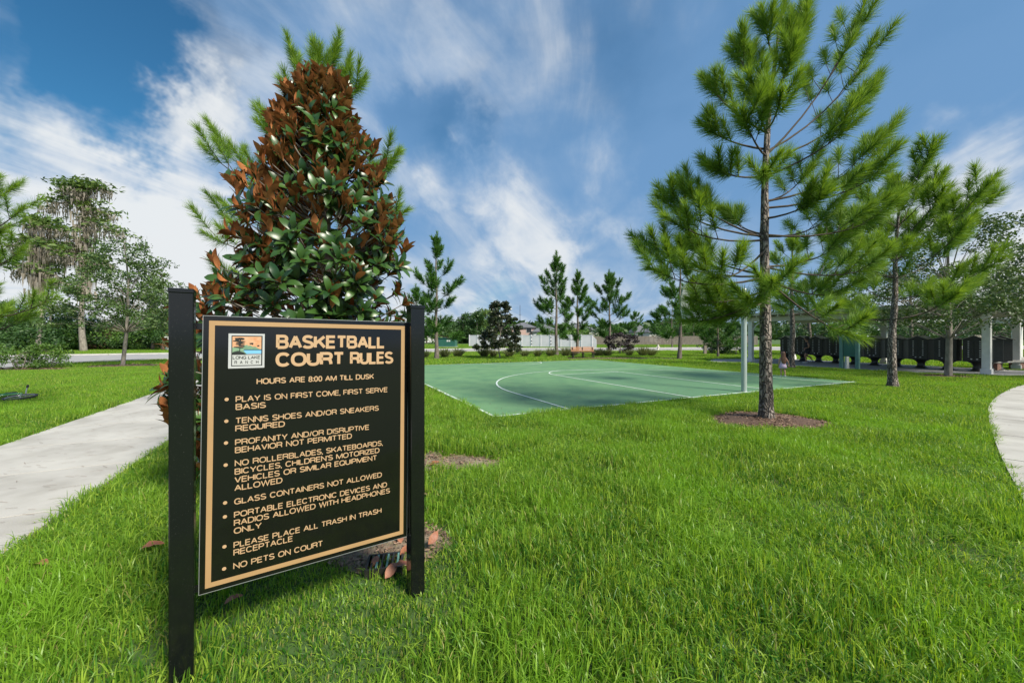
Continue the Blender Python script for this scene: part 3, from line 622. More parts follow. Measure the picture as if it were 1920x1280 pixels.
for px, py, ty, L_, sd, lab in ((780, 668, 540, 1.8, 61, 'thin young pine half hidden by the right sign post'), (1241, 646, 572, 2.6, 62, 'small dark pine in front of the wooden fence'), (1260, 652, 522, 2.4, 63, 'slender pine behind the tall one at the far court side'),
                                (1346, 669, 592, 1.7, 64, 'young pine sapling left of the basketball pole'), (1190, 648, 585, 2.5, 65, 'low pine behind the purple shrub by the wooden fence')):
    b = at(px, py); pine(b, EYE + (HZ - ty) * b.y / F, .10, sd, lab, Lmax=L_, z0=.2, whorls=6, NN=46, nw=.05, nl=.38, bl=.75, group='small pines beyond the court', mats=FM, sides=6, nb=4)

# broadleaf trees and shrubs: limbs with clusters of small leaves through an uneven volume
def leafy(name, base, h, rx, label, cat, m, seed, trunk_h=.25, tr=.12, ncl=60, nlf=90, lsize=.08, clr=.45, shape='round', bark=M_bark2, group=None, core=.25, stems=1, ry=None, limbs=True):
    r_ = np.random.default_rng(seed); T = thing(name, label, cat, base, group=group); z0 = h * trunk_h; ry = ry or rx
    lb = MB(); tops = []
    for s_ in range(stems):
        a = 6.28 * s_ / max(stems, 1) + .5; off = Vector((math.cos(a), math.sin(a), 0)) * (rx * .35 if stems > 1 else 0)
        pts = [Vector((0, 0, -.02)) + off * .1, Vector((.03 * h * math.sin(seed), 0, z0)) + off * .6, Vector((.02 * h, .02 * h, h * .6)) + off, Vector((0, 0, h * .93)) + off * 1.2]; pts = [Vector(p) for p in resample(pts, 9)]
        lb.tube(pts, [tr / max(1, stems * .7) * (1 - .85 * k / 8) for k in range(9)], 8); tops.append(pts)
    fo = Fol(); sub = MB()
    for _ in range(ncl):
        f = r_.uniform(0, 1)
        if shape == 'round': f = f ** .9; pr = math.sqrt(max(0, 1 - (2 * f - .95) ** 2)) * .95 + .08
        elif shape == 'cone': f = 1 - math.sqrt(1 - .97 * f); pr = (1 - f) ** .8 * .95 + .07
        elif shape == 'broad': f = f ** 1.25; pr = (1 - f * .85) ** .7
        elif shape == 'column': pr = .55 + .45 * math.sin(math.pi * f) - .3 * f
        else: pr = 1 - .3 * f
        az = r_.uniform(0, 6.28); q = math.sqrt(r_.uniform(core, 1)); lump = 1 + .22 * math.sin(az * 3 + seed + f * 5) + r_.normal(0, .08)
        c = np.array([math.cos(az) * rx * pr * q * lump, math.sin(az) * ry * pr * q * lump, z0 + (h - z0) * (.02 + .95 * f)])
        if limbs and _ % 3 == 0:
            P = tops[_ % stems]; k = P[int(min(8, max(2, (c[2] * .8 / h) * 8)))]; e = Vector(c); mid = k.lerp(e, .5) + Vector((0, 0, .03 * h)); sub.tube([k, mid, e], [tr * .16, tr * .10, tr * .03], 4, False)
        n_ = int(nlf * r_.uniform(.5, 1.3)); v = unit(r_.normal(size=(n_, 3))) * (clr * r_.uniform(0, 1, (n_, 1)) ** .45) * np.array([1, 1, .62]); o = c + v
        d = unit(r_.normal(size=(n_, 3)) + unit(v) * .6); s1 = unit(np.cross(d, r_.normal(size=(n_, 3)))); l = lsize * r_.uniform(.6, 1.25, (n_, 1)); w = l * .28
        fo.quads(o - d * l * .5, o + s1 * w, o + d * l * .5, o - s1 * w, np.clip(r_.normal(.45, .22, n_), 0, 1))
    lb.build('trunk', bark, T)
    if limbs: sub.build('limbs', bark, T)
    fo.build('crown', m, T); return T
LO = at(230, 686)
leafy('oak_tree', LO, 8.1, 3.2, 'dark green oak with an open crown in a mulch ring on the left lawn', 'oak tree', M_oak, 71, .25, .10, 240, 60, .15, .42, 'cone', group='young oaks')
leafy('oak_tree', at(1778, 706), 6.5, 3.2, 'oak with a thin grey trunk in front of the mailboxes, left of the white post', 'oak tree', M_oak, 72, .30, .12, 240, 75, .12, .40, 'round', group='young oaks')
leafy('oak_tree', Vector((24.5, 15.2, 0)), 5.6, 4.3, 'spreading oak at the right edge with branches over the white posts', 'oak tree', M_oak, 73, .30, .13, 230, 75, .14, .45, 'round', group='young oaks')
SMG = at(938, 672)
leafy('small_magnolia', SMG, 4.3, 1.75, 'small cone shaped magnolia with dark leaves in front of the white fence', 'magnolia tree', mat('small_magnolia_leaves', (.02, .05, .018), .3, (.07, .06, .035), attr=True, trans=.1), 74, .14, .06, 150, 60, .20, .26, 'broad')
leafy('purple_shrub', at(1163, 663), 2.0, 1.6, 'dark purple rounded shrub at the foot of the bushy pine', 'shrub', mat('purple_leaves', (.018, .012, .016), .5, (.05, .035, .04), attr=True, trans=.15), 75, .12, .06, 60, 60, .17, .32, 'round')
for px, py, w, sd, lab in ((38, 693, 1.15, 76, 'left one of two low shrubs at the kerb on the left'), (92, 690, .95, 77, 'right one of two low shrubs at the kerb, beside the road')):
    leafy('low_shrub', at(px, py), 1.25, w, lab, 'shrub', M_shrubleaf, sd, .14, .05, 46, 46, .11, .26, 'vase', stems=4, group='shrubs at the kerb')
# thicket behind the road on the left
for k, (px, py, ty, rx, m_, lab) in enumerate(((15, 657, 590, 4.5, M_darkleaf, 'dark green thicket tree at the far left behind the road'), (-60, 664, 560, 6, M_darkleaf, 'dark thicket tree beyond the left edge of the photo'), (62, 656, 586, 4.0, M_darkleaf, 'dark shrubby tree below the left cypress'), (110, 656, 605, 3.4, M_shrubleaf, 'fresh green bush left of the bare cypress trunk'), (128, 654, 575, 4.6, M_darkleaf, 'tall dark bush behind the cypress trunk'),
                                       (180, 654, 600, 3.6, M_darkleaf, 'dark bush right of the bare cypress trunk'), (205, 654, 618, 3.2, M_brownleaf, 'withered brown bush behind the oak trunk'), (246, 654, 622, 3.0, M_darkleaf, 'round dark green bush right of the oak trunk'), (285, 655, 585, 4.2, M_shrubleaf, 'light green bushy tree behind the white utility post'), (272, 652, 628, 2.4, M_brownleaf, 'low brown bush in front of the light green tree'), (335, 655, 600, 5.0, M_darkleaf, 'dark tree hidden behind the left sign post'))):
    b = at(px, py); leafy('thicket_bush', b, max(EYE + (HZ - ty) * b.y / F, 1.9), rx, lab, 'bush', m_, 80 + k, .04, .12, 80, 60, .28, .9, 'round', group='thicket behind the left road', limbs=False, bark=M_bark3)
for k, (px, py, ty, rx, lab) in enumerate(((286, 655, 505, 1.5, 'left one of two slim columnar conifers behind the left road'), (303, 655, 502, 1.4, 'right one of two slim columnar conifers behind the left road'))):
    b = at(px, py); leafy('slim_conifer', b, EYE + (HZ - ty) * b.y / F, rx, lab, 'conifer', M_olive, 95 + k, .12, .15, 60, 46, .26, .6, 'column', group='slim conifers', bark=M_bark3)
# tree group beyond the middle of the road
for k, (px, ty, rx, m_, lab) in enumerate(((800, 600, 5, M_shrubleaf, 'pale green bush behind the narrow pine'), (838, 612, 5.5, M_darkleaf, 'low green tree behind the green cabinet'), (868, 590, 2.2, M_darkleaf, 'leftmost dark spire in the far tree group'), (880, 588, 2.2, M_darkleaf, 'second dark spire from the left in the far tree group'), (893, 583, 3.2, M_darkleaf, 'third tree of the far tree group'),
                                   (905, 578, 3.4, M_olive, 'tallest olive tree of the far tree group'), (921, 581, 3.6, M_olive, 'olive tree just left of the small magnolia'), (862, 618, 4.2, M_shrubleaf, 'pale bush at the left end of the white fence'), (1045, 619, 6, M_shrubleaf, 'green tree top behind the white fence'), (1075, 617, 6, M_shrubleaf, 'second green tree top behind the white fence'), (1128, 612, 6, M_darkleaf, 'dark green tree behind the right end of the white fence'), (1262, 600, 6, M_darkleaf, 'dark tree behind the wooden fence'), (1300, 598, 7, M_olive, 'olive tree behind the wooden fence'), (1330, 606, 7, M_darkleaf, 'dark tree at the right end of the wooden fence'))):
    y = 96 + 3 * (k % 4); h = EYE + (HZ - ty) * y / F; b = Vector(((px - 960) * y / F, y, 0))
    leafy('distant_tree', b, h, rx * y / 96, lab, 'tree', m_, 110 + k, .05, .2, 46, 42, .55, 1.15, 'column' if rx < 3.5 else 'round', group='trees beyond the fences', limbs=False, bark=M_bark3)
for k, (px, py, rx, h, lab) in enumerate(((1335, 663, .95, 1.7, 'leftmost clipped hedge shrub left of the canopy'), (1357, 664, .95, 1.75, 'middle clipped hedge shrub left of the canopy'), (1380, 665, .95, 1.7, 'rightmost clipped hedge shrub left of the canopy'))):
    leafy('hedge_shrub', at(px, py), h, rx, lab, 'shrub', M_darkleaf, 130 + k, .05, .05, 50, 60, .12, .3, 'round', group='hedge left of the canopy', limbs=False)
for k, (x_, y_, h, rx, lab) in enumerate(((26, 34, 6.5, 4, 'dark tree behind the mailbox canopy on the left'), (34, 33, 7, 5, 'broad dark tree behind the middle of the mailbox canopy'), (42, 32, 6.5, 5, 'dark tree behind the canopy near the right edge'), (50, 40, 8, 6, 'tree beyond the right end of the canopy'), (58, 43, 7.5, 6, 'far tree at the right edge behind the white posts'))):
    leafy('background_tree', Vector((x_, y_, 0)), h, rx, lab, 'tree', M_darkleaf, 140 + k, .22, .2, 90, 60, .22, .9, 'round', group='trees behind the canopy', bark=M_bark3)

# low far wood on the horizon, one mass
fo = Fol(); n_ = 9000; r_ = np.random.default_rng(5); ang = r_.uniform(-1.1, 1.1, n_); di = r_.uniform(230, 300, n_); X_ = np.tan(ang) * di; hh = 6 + 5 * vnoise(X_, X_ * 0, .03, 4) + 2 * vnoise(X_, X_ * 0, .11, 7)
o = np.stack([X_, di, r_.uniform(0, 1, n_) * hh], 1); s1 = unit(r_.normal(size=(n_, 3))) * 2.6; s2 = unit(np.cross(s1, r_.normal(size=(n_, 3)))) * 1.8
fo.quads(o - s1, o + s2, o + s1, o - s2, r_.uniform(0, 1, n_)); finish(fo.build('distant_wood', M_darkleaf, None), kind='stuff')

# bald cypresses with Spanish moss
def cypress(base, h, spec, seed, label):
    r_ = np.random.default_rng(seed); T = thing('bald_cypress', label, 'cypress tree', base, group='mossy cypresses'); tb = MB(); lb = MB(); fo = Fol(); mo = Fol()
    pts = [Vector((.3 * math.sin(k * .9 + seed), 0, h * k / 10)) for k in range(11)]; pts[0].x = 0
    tb.tube(pts, [h * .0155 * (1 - .8 * k / 10) * (1.12 if k == 0 else 1) for k in range(11)], 9)
    for (zf, l, az, up) in spec:
        a = pts[int(zf * 10)].lerp(pts[min(10, int(zf * 10) + 1)], zf * 10 % 1); d = Vector((math.cos(az), math.sin(az) * .8, 0)); e = a + d * l + Vector((0, 0, up)); P = bez(a, a.lerp(e, .5) + Vector((0, 0, .25 * l * .5)), e, 8)
        lb.tube(P, [.13 * (1 - .8 * k / 7) for k in range(8)], 5, False)
        for k in range(1, 8):
            for _ in range(2):
                c = np.array(P[k]) + r_.normal(0, .35, 3); n_ = 24; v = r_.normal(size=(n_, 3)) * np.array([.5, .5, .14]); o = c + v + np.array([0, 0, .25]); dd = unit(r_.normal(size=(n_, 3)) * np.array([1, 1, .5])); s1 = unit(np.cross(dd, r_.normal(size=(n_, 3)))); q = .26
                fo.quads(o - dd * q, o + s1 * q * .35, o + dd * q, o - s1 * q * .35, r_.uniform(0, 1, n_))
            n_ = 22; o = np.array(P[k]) + r_.normal(0, .33, (n_, 3)) * np.array([1, 1, .3]); ln = r_.uniform(.6, 2.6, n_) * (1.15 - .09 * k); w = r_.uniform(.03, .085, n_); az_ = r_.uniform(0, 3.14, n_); s1 = np.stack([np.cos(az_), np.sin(az_), az_ * 0], 1) * w[:, None]; tip = o.copy(); tip[:, 2] -= ln; tip[:, 0] += r_.normal(0, .12, n_)
            mid = (o + tip) / 2 + r_.normal(0, .08, (n_, 3)); mo.tris(o - s1, o + s1, mid + s1 * .8, r_.uniform(0, 1, n_)); mo.quads(mid - s1, mid + s1, tip, tip, r_.uniform(0, 1, n_))
    n_ = 260; z = r_.uniform(.34, .93, n_) * h; o = np.stack([r_.normal(0, .5, n_), r_.normal(0, .5, n_), z], 1); az_ = r_.uniform(0, 3.14, n_); s1 = np.stack([np.cos(az_), np.sin(az_), az_ * 0], 1) * .12; tip = o.copy(); tip[:, 2] -= r_.uniform(.8, 2.4, n_); mo.tris(o - s1, o + s1, tip, r_.uniform(0, 1, n_))
    tb.build('trunk', M_bark2, T); lb.build('limbs', M_bark2, T); fo.build('crown', M_olive, T); mo.build('hanging_moss', M_moss, T); return T
cypress(at(157, 658), 19.6, [(.97, 2.8, 0.1, -.5), (.965, 2.4, 3.1, -.2), (.92, 1.8, 5.0, .2), (.87, 4.2, 3.2, -.5), (.85, 3.2, .1, -1.0), (.76, 5.2, 6.2, -1.7), (.66, 2.4, 3.3, -.8), (.60, 4.4, 3.0, -1.6), (.55, 2.2, .3, -.8)], 3, 'tall mossy cypress with a bare pale trunk on the left skyline')
cypress(at(74, 660), 14.4, [(.97, 1.8, 3.0, -.3), (.94, 2.2, .2, -.5), (.84, 2.6, 3.3, -.8), (.80, 3.0, 6.1, -1.2), (.68, 3.0, 2.9, -1.2), (.62, 2.8, .1, -1.4)], 5, 'smaller mossy cypress near the left edge, left of the tall one')

# ornamental grass clumps in a row behind the court
r_ = np.random.default_rng(9)
OG = []
for k in range(3):
    fo = Fol(); n_ = 260; a = r_.uniform(0, 6.28, n_); el = r_.uniform(.75, 1.5, n_); d = np.stack([np.cos(a) * np.cos(el), np.sin(a) * np.cos(el), np.sin(el)], 1); o = np.stack([np.cos(a), np.sin(a), a * 0], 1) * r_.uniform(0, .18, (n_, 1)); l = r_.uniform(.5, 1.0, (n_, 1)); s1 = unit(np.cross(d, r_.normal(size=(n_, 3)))) * .012; mid = o + d * l * .6; tip = o + d * l; tip[:, 2] -= .22 * l[:, 0]
    fo.quads(o - s1, o + s1, mid + s1, mid - s1, r_.uniform(0, 1, n_)); fo.tris(mid - s1, mid + s1, tip, r_.uniform(0, 1, n_)); OG.append(npmesh('clump', np.concatenate(fo.V), np.concatenate(fo.F), M_ornament, np.concatenate(fo.rF)))
places = ((797, 'at the left end of the row, right behind the black sign post'), (835, 'below the green cabinet'), (858, 'between the green cabinet and the small magnolia'), (908, 'just left of the small magnolia'), (925, 'touching the left side of the small magnolia'), (955, 'just right of the small magnolia'), (984, 'below the radio mast'), (1008, 'left of the first of the three pines'), (1032, 'at the foot of the first of the three pines'),
          (1060, 'between the first pine and the bench'), (1076, 'at the left end of the bench'), (1122, 'at the right end of the bench'), (1138, 'at the foot of the bushy pine'), (1180, 'right of the purple shrub'), (1205, 'second from the right end of the row'), (1222, 'at the right end of the row'))
for k, (px, w) in enumerate(places):
    o = link('ornamental_grass', OG[k % 3]); p = at(px, 670 - (px - 797) * .008); o.location = (p.x, p.y + random.uniform(-.3, .3), 0); o.rotation_euler.z = random.uniform(0, 6); q = random.uniform(.9, 1.25); o.scale = (q, q, q * random.uniform(.8, 1.1))
    finish(o, 'feathery ornamental grass clump ' + w, 'ornamental grass', 'ornamental grass row behind the court')

# ------------------------------------------------------------ magnolia behind the sign
mag = thing('magnolia_tree', 'magnolia with glossy green leaves and rust brown undersides behind the black sign', 'magnolia tree', MAGP)
def leafmesh(seed):
    r_ = random.Random(seed); n_ = 6; L_, Wd = .172, .060; vs = []; cv = r_.uniform(.01, .035)
    for i in range(n_ + 1):
        t = i / n_; w = Wd / 2 * math.sin(math.pi * t ** 1.08) ** .58 if 0 < i < n_ else .002; x = L_ * t; z = -cv * (2 * t - 1) ** 2 + cv
        vs += [(x, -w, z + w * .22), (x, 0, z), (x, w, z + w * .22)]
    b = MB(); b.add(vs, [(3 * i + j, 3 * i + 3 + j, 3 * i + 4 + j, 3 * i + 1 + j) for i in range(n_) for j in (0, 1)], True)
    me = bpy.data.meshes.new('leaf'); me.from_pydata(b.v, [], b.f); me.polygons.foreach_set('use_smooth', b.sm)
    if me.polygons[0].normal.z < 0: me.flip_normals()
    me.materials.append(M_mag); return me
LM = [leafmesh(i) for i in range(6)]
LV = [np.array([v.co[:] for v in m_.vertices]) for m_ in LM]; LF = [np.array([p.vertices[:] for p in m_.polygons]) for m_ in LM]
prof_y = [150, 175, 210, 250, 300, 350, 400, 450, 500, 540, 600, 660, 760, 860, 960]
prof_l = [584, 548, 524, 508, 482, 440, 425, 425, 418, 350, 335, 330, 312, 345, 420]
prof_r = [622, 652, 674, 688, 716, 736, 760, 780, 785, 780, 770, 762, 752, 740, 720]
tw = MB(); whorls = []; rm = np.random.default_rng(17); MDp = MAGP.y
tries = 0
while len(whorls) < 1050:
    py = 150 + 810 * rm.uniform(0, 1) ** 1.05; c_ = np.interp(py, prof_y, [(a + b) / 2 for a, b in zip(prof_l, prof_r)]); hw = np.interp(py, prof_y, [(b - a) / 2 for a, b in zip(prof_l, prof_r)])
    # volume whorls, biased to the skin
    az = rm.uniform(0, 2 * math.pi); q = math.sqrt(rm.uniform(.22, 1)); z = EYE + (HZ - py) * MDp / F; rad = hw * MDp / F * (.86 + .13 * math.sin(az * 3 + py * .021) + .09 * math.sin(az * 5 - py * .05 + 1))
    x = (c_ - 960) * MDp / F + rad * q * math.cos(az); y = MDp + rad * .62 * q * math.sin(az)
    if y > MDp + rad * .35 and rm.uniform() < .5: continue
    if z < .12: continue
    whorls.append((Vector((x, y, z)), az, q, py))
tpts = [MAGP, Vector((-1.86, 3.96, 1.2)), Vector((-1.88, 3.95, 2.4)), Vector((-1.9, 3.95, 3.6)), Vector((-1.92, 3.95, 4.05))]
tt = MB(); tt.tube([p - MAGP for p in tpts], [.06, .05, .038, .02, .008], 9); tt.build('trunk', M_bark2, mag)
leaves = []
for (p, az, q, py) in whorls:
    zt = max(.3, min(p.z - .35, 3.95)); root = Vector((-1.88, 3.95, zt)); mid = root.lerp(p, .55) - Vector((0, 0, .05)); tw.tube(([root - MAGP, mid - MAGP, p - MAGP] if rm.uniform() < .14 else [root.lerp(p, .72) - MAGP, root.lerp(p, .86) - MAGP - Vector((0, 0, .01)), p - MAGP]), [.010, .007, .004], 4, False)
    out = Vector((math.cos(az), math.sin(az) * .8, 0)); pb = float(np.interp(py, [150, 330, 450, 560, 700, 960], [.97, .80, .52, .18, .2, .25])); 
    if p.x < -2.75: pb = max(pb, .6)
    brown = rm.uniform() < pb
    ax = (out * rm.uniform(.15, .6) + Vector((0, 0, 1)) * rm.uniform(.7, 1.2) + Vector((rm.normal(0, .15), rm.normal(0, .15), 0))).normalized() if brown else (out * rm.uniform(.6, 1.1) + Vector((0, -.25, 0)) + Vector((0, 0, rm.uniform(.15, .8)))).normalized()
    nl_ = int(rm.integers(7, 11)); u1 = ax.orthogonal().normalized(); a0 = rm.uniform(0, 6.28); big = 1.12 if py > 480 and p.x < -2.6 else 1.
    for k in range(nl_):
        a = a0 + k * 2.399; sp = R((13 + 27 * k / nl_ if brown else 38 + 46 * k / nl_) + rm.normal(0, 8)); rv = Quaternion(ax, a) @ u1; d = (ax * math.cos(sp) + rv * math.sin(sp)).normalized()
        if not brown: d = (d + Vector((0, 0, -.10))).normalized()
        up = (ax - d * ax.dot(d)).normalized(); sdv = up.cross(d).normalized(); s_ = rm.uniform(.78, 1.15) * big * (1 if not brown else .98)
        Mx = Matrix(((d.x, sdv.x, up.x), (d.y, sdv.y, up.y), (d.z, sdv.z, up.z))); o = p + ax * (-.05 * k / nl_)
        leaves.append((Mx, o, s_, int(rm.integers(0, 6)), brown))
tw.build('twigs', M_bark2, mag)
# the 300 leaves that show largest: nearest to the camera on the near face, above the sign or beside the posts
def score(lf):
    Mx, o, s_, k, br = lf; px = 960 + F * o.x / o.y; py = HZ + F * (EYE - o.z) / o.y
    hid = (315 < px < 800 and py > 585)
    return (-100 if hid else 0) + s_ * 10 - abs(o.y) * 6 
order = sorted(range(len(leaves)), key=lambda i: -score(leaves[i]))
parts = set(order[:300]); V = []; Fq = []; n_ = 0; rr_ = []
for i, (Mx, o, s_, k, br) in enumerate(leaves):
    if i in parts:
        q = link('leaf', LM[k], mag); q.matrix_parent_inverse = Matrix.Identity(4); q.matrix_local = Matrix.Translation(o - MAGP) @ Mx.to_4x4() @ Matrix.Scale(s_, 4)
    else:
        M3 = np.array(Mx) * s_; V.append(LV[k] @ M3.T + np.array(o - MAGP)); Fq.append(LF[k] + n_); n_ += len(LV[k]); rr_.append(np.full(len(LF[k]), rm.uniform()))
finish(link('foliage', npmesh('foliage', np.concatenate(V), np.concatenate(Fq), M_mag, np.concatenate(rr_), True), mag), kind='stuff')

# ------------------------------------------------------------ the sign
SC = Vector((-1.0675, 2.128, 1.0342)); YAW = .5974; PIT = -.0116; ROL = -.0116; SW, SH = 1.0055, 1.325
ux = Vector((math.cos(YAW) * math.cos(ROL), math.sin(YAW) * math.cos(ROL), math.sin(ROL))); n0 = Vector((math.sin(YAW), -math.cos(YAW), 0)); up = Vector((0, 0, 1)) * math.cos(PIT) + n0 * math.sin(PIT); up = (up - ux * up.dot(ux)).normalized(); nz = ux.cross(up)
SR = Matrix(((ux.x, up.x, nz.x), (ux.y, up.y, nz.y), (ux.z, up.z, nz.z)))
base = Vector((SC.x, SC.y, 0)); sign = thing('rules_sign', 'black sign board with tan border and basketball court rules between two black posts', 'sign', base)
SMX = Matrix.Translation(SC - base) @ SR.to_4x4()
def sp(px, py):                 # pixel on the board -> board coordinates (u right, v up)
    d = Vector(((px - 960) / F, 1, (HZ - py) / F)); o = Vector((0, 0, EYE)); t = (SC - o).dot(nz) / d.dot(nz); q = o + d * t - SC; return q.dot(ux), q.dot(up)
b = MB(); b.box((0, 0, -.006), (SW, SH, .012), bev=.0015); pan = b.build('panel', M_black, sign); pan.matrix_local = SMX
b = MB()
for c, d in (((0, SH / 2 + .0012, -.0065), (SW + .004, .0022, .0125)), ((0, -SH / 2 - .0012, -.0065), (SW + .004, .0022, .0125)), ((-SW / 2 - .0012, 0, -.0065), (.0022, SH, .0125)), ((SW / 2 + .0012, 0, -.0065), (.0022, SH, .0125))): b.box(c, d)
b.build('panel_edge', M_edge, sign).matrix_local = SMX
ins, bw = .022, .0225
for c, d in (((0, SH / 2 - ins - bw / 2, .0008), (SW - 2 * ins, bw, .0012)), ((0, -SH / 2 + ins + bw / 2, .0008), (SW - 2 * ins, bw, .0012)), ((-SW / 2 + ins + bw / 2, 0, .0008), (bw, SH - 2 * ins - 2 * bw, .0012)), ((SW / 2 - ins - bw / 2, 0, .0008), (bw, SH - 2 * ins - 2 * bw, .0012))):
    b = MB(); b.box(c, d); b.build('border_strip', M_gold, sign).matrix_local = SMX
for px_, y_, zt in ((-1.512, 1.775, 1.817), (-.605, 2.425, 1.794)):
    b = MB(); b.box((0, 0, zt / 2 - .15), (.088, .088, zt + .3 - .03), bev=.004); q = b.build('post', M_post, sign); q.location = Vector((px_, y_, 0)) - base; q.rotation_euler.z = YAW
    b = MB(); b.box((0, 0, zt - .008), (.094, .094, .022), bev=.004); c = b.build('post_cap', M_post, q)
for s_ in (-1, 1):
    for v in (-SH / 2 + .03, SH / 2 - .05):
        b = MB(); b.box((s_ * (SW / 2 + .013), v, -.006), (.028, .03, .010)); b.build('bracket', M_post, sign).matrix_local = SMX
def arc(cx_, cy_, rx, ry, a0, a1, n=10, e=.86):
    o_ = []
    for t in np.linspace(R(a0), R(a1), n):
        c, q = math.cos(t), math.sin(t); o_.append((cx_ + rx * math.copysign(abs(c) ** e, c), cy_ + ry * math.copysign(abs(q) ** e, q)))
    return o_
GL = {   # capital letters as strokes in a unit box: width, strokes
 'A': (.95, [[(0, 0), (.5, 1.0)], [(.5, 1.0), (1, 0)], [(.19, .33), (.81, .33)]]), 'B': (.86, [[(0, 0), (0, 1), (.6, 1)] + arc(.6, .765, .34, .235, 90, -90, 8)[1:] + [(0, .53)], [(.6, .53)] + arc(.62, .265, .38, .265, 90, -90, 8) + [(0, 0)]]),
 'C': (.95, [arc(.5, .5, .5, .5, 38, 322, 22)]), 'D': (.93, [[(0, 0), (0, 1), (.45, 1)] + arc(.45, .5, .55, .5, 90, -90, 14)[1:] + [(0, 0)]]), 'E': (.80, [[(1, 1), (0, 1), (0, 0), (1, 0)], [(0, .53), (.92, .53)]]),
 'F': (.75, [[(1, 1), (0, 1), (0, 0)], [(0, .5), (.86, .5)]]), 'G': (1.0, [arc(.5, .5, .5, .5, 38, 270, 18) + [(.75, .04), (.93, .2), (.95, .45), (.55, .45)], [(.97, 0), (.97, .42)]]), 'H': (.90, [[(0, 0), (0, 1)], [(1, 0), (1, 1)], [(0, .53), (1, .53)]]),
 'I': (0, [[(0, 0), (0, 1)]]), 'J': (.7, [[(1, 1), (1, .3)] + arc(.5, .27, .5, .27, 0, -180, 8)]), 'K': (.92, [[(0, 0), (0, 1)], [(.96, 1), (.04, .36)], [(.36, .60), (1, 0)]]), 'L': (.74, [[(0, 1), (0, 0), (1, 0)]]),
 'M': (1.16, [[(0, 0), (0, 1)], [(.03, 1), (.5, .02), (.97, 1)], [(1, 1), (1, 0)]]), 'N': (.92, [[(0, 0), (0, 1), (1, 0), (1, 1)]]), 'O': (1.02, [arc(.5, .5, .5, .5, 90, 450, 28)]), 'P': (.84, [[(0, 0), (0, 1), (.6, 1)] + arc(.6, .72, .40, .28, 90, -90, 9)[1:] + [(0, .44)]]),
 'Q': (1.02, [arc(.5, .5, .5, .5, 90, 450, 28), [(.62, .26), (.98, -.04)]]), 'R': (.90, [[(0, 0), (0, 1), (.62, 1)] + arc(.62, .745, .36, .255, 90, -90, 9)[1:] + [(0, .49)], [(.62, .49), (.86, .40), (.94, .2), (.97, 0)]]),
 'S': (.86, [arc(.5, .755, .46, .245, 22, 180, 9) + [(.06, .66), (.25, .56), (.75, .45), (.97, .34)] + arc(.5, .245, .5, .245, 0, -158, 9)]), 'T': (.84, [[(0, 1), (1, 1)], [(.5, 1), (.5, 0)]]), 'U': (.88, [[(0, 1), (0, .33)] + arc(.5, .33, .5, .33, 180, 360, 12) + [(1, 1)]]),
 'V': (.92, [[(0, 1), (.5, .0)], [(.5, .0), (1, 1)]]), 'W': (1.35, [[(0, 1), (.25, 0), (.5, 1), (.75, 0), (1, 1)]]), 'X': (.9, [[(0, 0), (1, 1)], [(0, 1), (1, 0)]]), 'Y': (.92, [[(0, 1), (.5, .42), (1, 1)], [(.5, .42), (.5, 0)]]), 'Z': (.84, [[(0, 1), (1, 1), (0, 0), (1, 0)]]),
 '8': (.72, [arc(.5, .76, .42, .24, -90, 270, 18), arc(.5, .26, .5, .26, 90, 450, 18)]), '0': (.72, [arc(.5, .5, .5, .5, 90, 450, 24)]), ':': (.14, [[(.5, -.04), (.5, .14)], [(.5, .60), (.5, .78)]]), '/': (.42, [[(0, 0), (1, 1)]]), ',': (.06, [[(1, .06), (1, -.02), (.2, -.2)]]), "'": (0, [[(0, 1), (0, .78)]]), '.': (0, [[(0, 0), (0, .07)]])}
def text(s_, uL, uR, vb, cap, m, th=.15, z=.0009, parent=None, name='lettering', gap=.05):
    T_ = th; x = 0; S_ = []
    for ch in s_:
        if ch == ' ': x += .50; continue
        w, st = GL[ch]; w_ = max(w - T_, 0)
        for q in st: S_.append([(x + T_ / 2 + p[0] * w_, T_ / 2 + p[1] * (1 - T_)) for p in q])
        x += w_ + T_ + gap
    tw_ = x - gap; kx = (uR - uL) / tw_; b = MB(); zz = 0
    for q in S_:
        closed = abs(q[0][0] - q[-1][0]) < 1e-6 and abs(q[0][1] - q[-1][1]) < 1e-6 and len(q) > 3; P = [Vector((a * kx / cap, c)) for a, c in q]; n_ = len(P); vs = []; h = T_ / 2 * min(1.15, max(.85, (kx / cap) ** .5))
        for i in range(n_):
            a = P[i - 1] if i else (P[-2] if closed else None); c = P[i + 1] if i < n_ - 1 else (P[1] if closed else None); d1 = (P[i] - a).normalized() if a is not None else None; d2 = (c - P[i]).normalized() if c is not None else None
            if d1 is None: d1 = d2
            if d2 is None: d2 = d1
            n1_ = Vector((-d1.y, d1.x)); n2_ = Vector((-d2.y, d2.x)); mt = n1_ + n2_; mt = mt.normalized() if mt.length > 1e-3 else n1_; k = h / max(mt.dot(n1_), .42)
            vs += [P[i] + mt * k, P[i] - mt * k]
        zz = (zz + 1) % 5
        b.add([(uL + v.x * cap, vb + v.y * cap, z + zz * .00008) for v in vs], [(2 * i, 2 * i + 1, 2 * i + 3, 2 * i + 2) for i in range(n_ - 1)])
    q = b.build(name, m, parent or sign)
    if parent is None: q.matrix_local = SMX
    return q
A1 = lambda x, y: (360 + x / 4.3636, 580 + y / 4.3636)
A2 = lambda x, y: (300 + x / 2.9096, 840 + y / 2.9096)
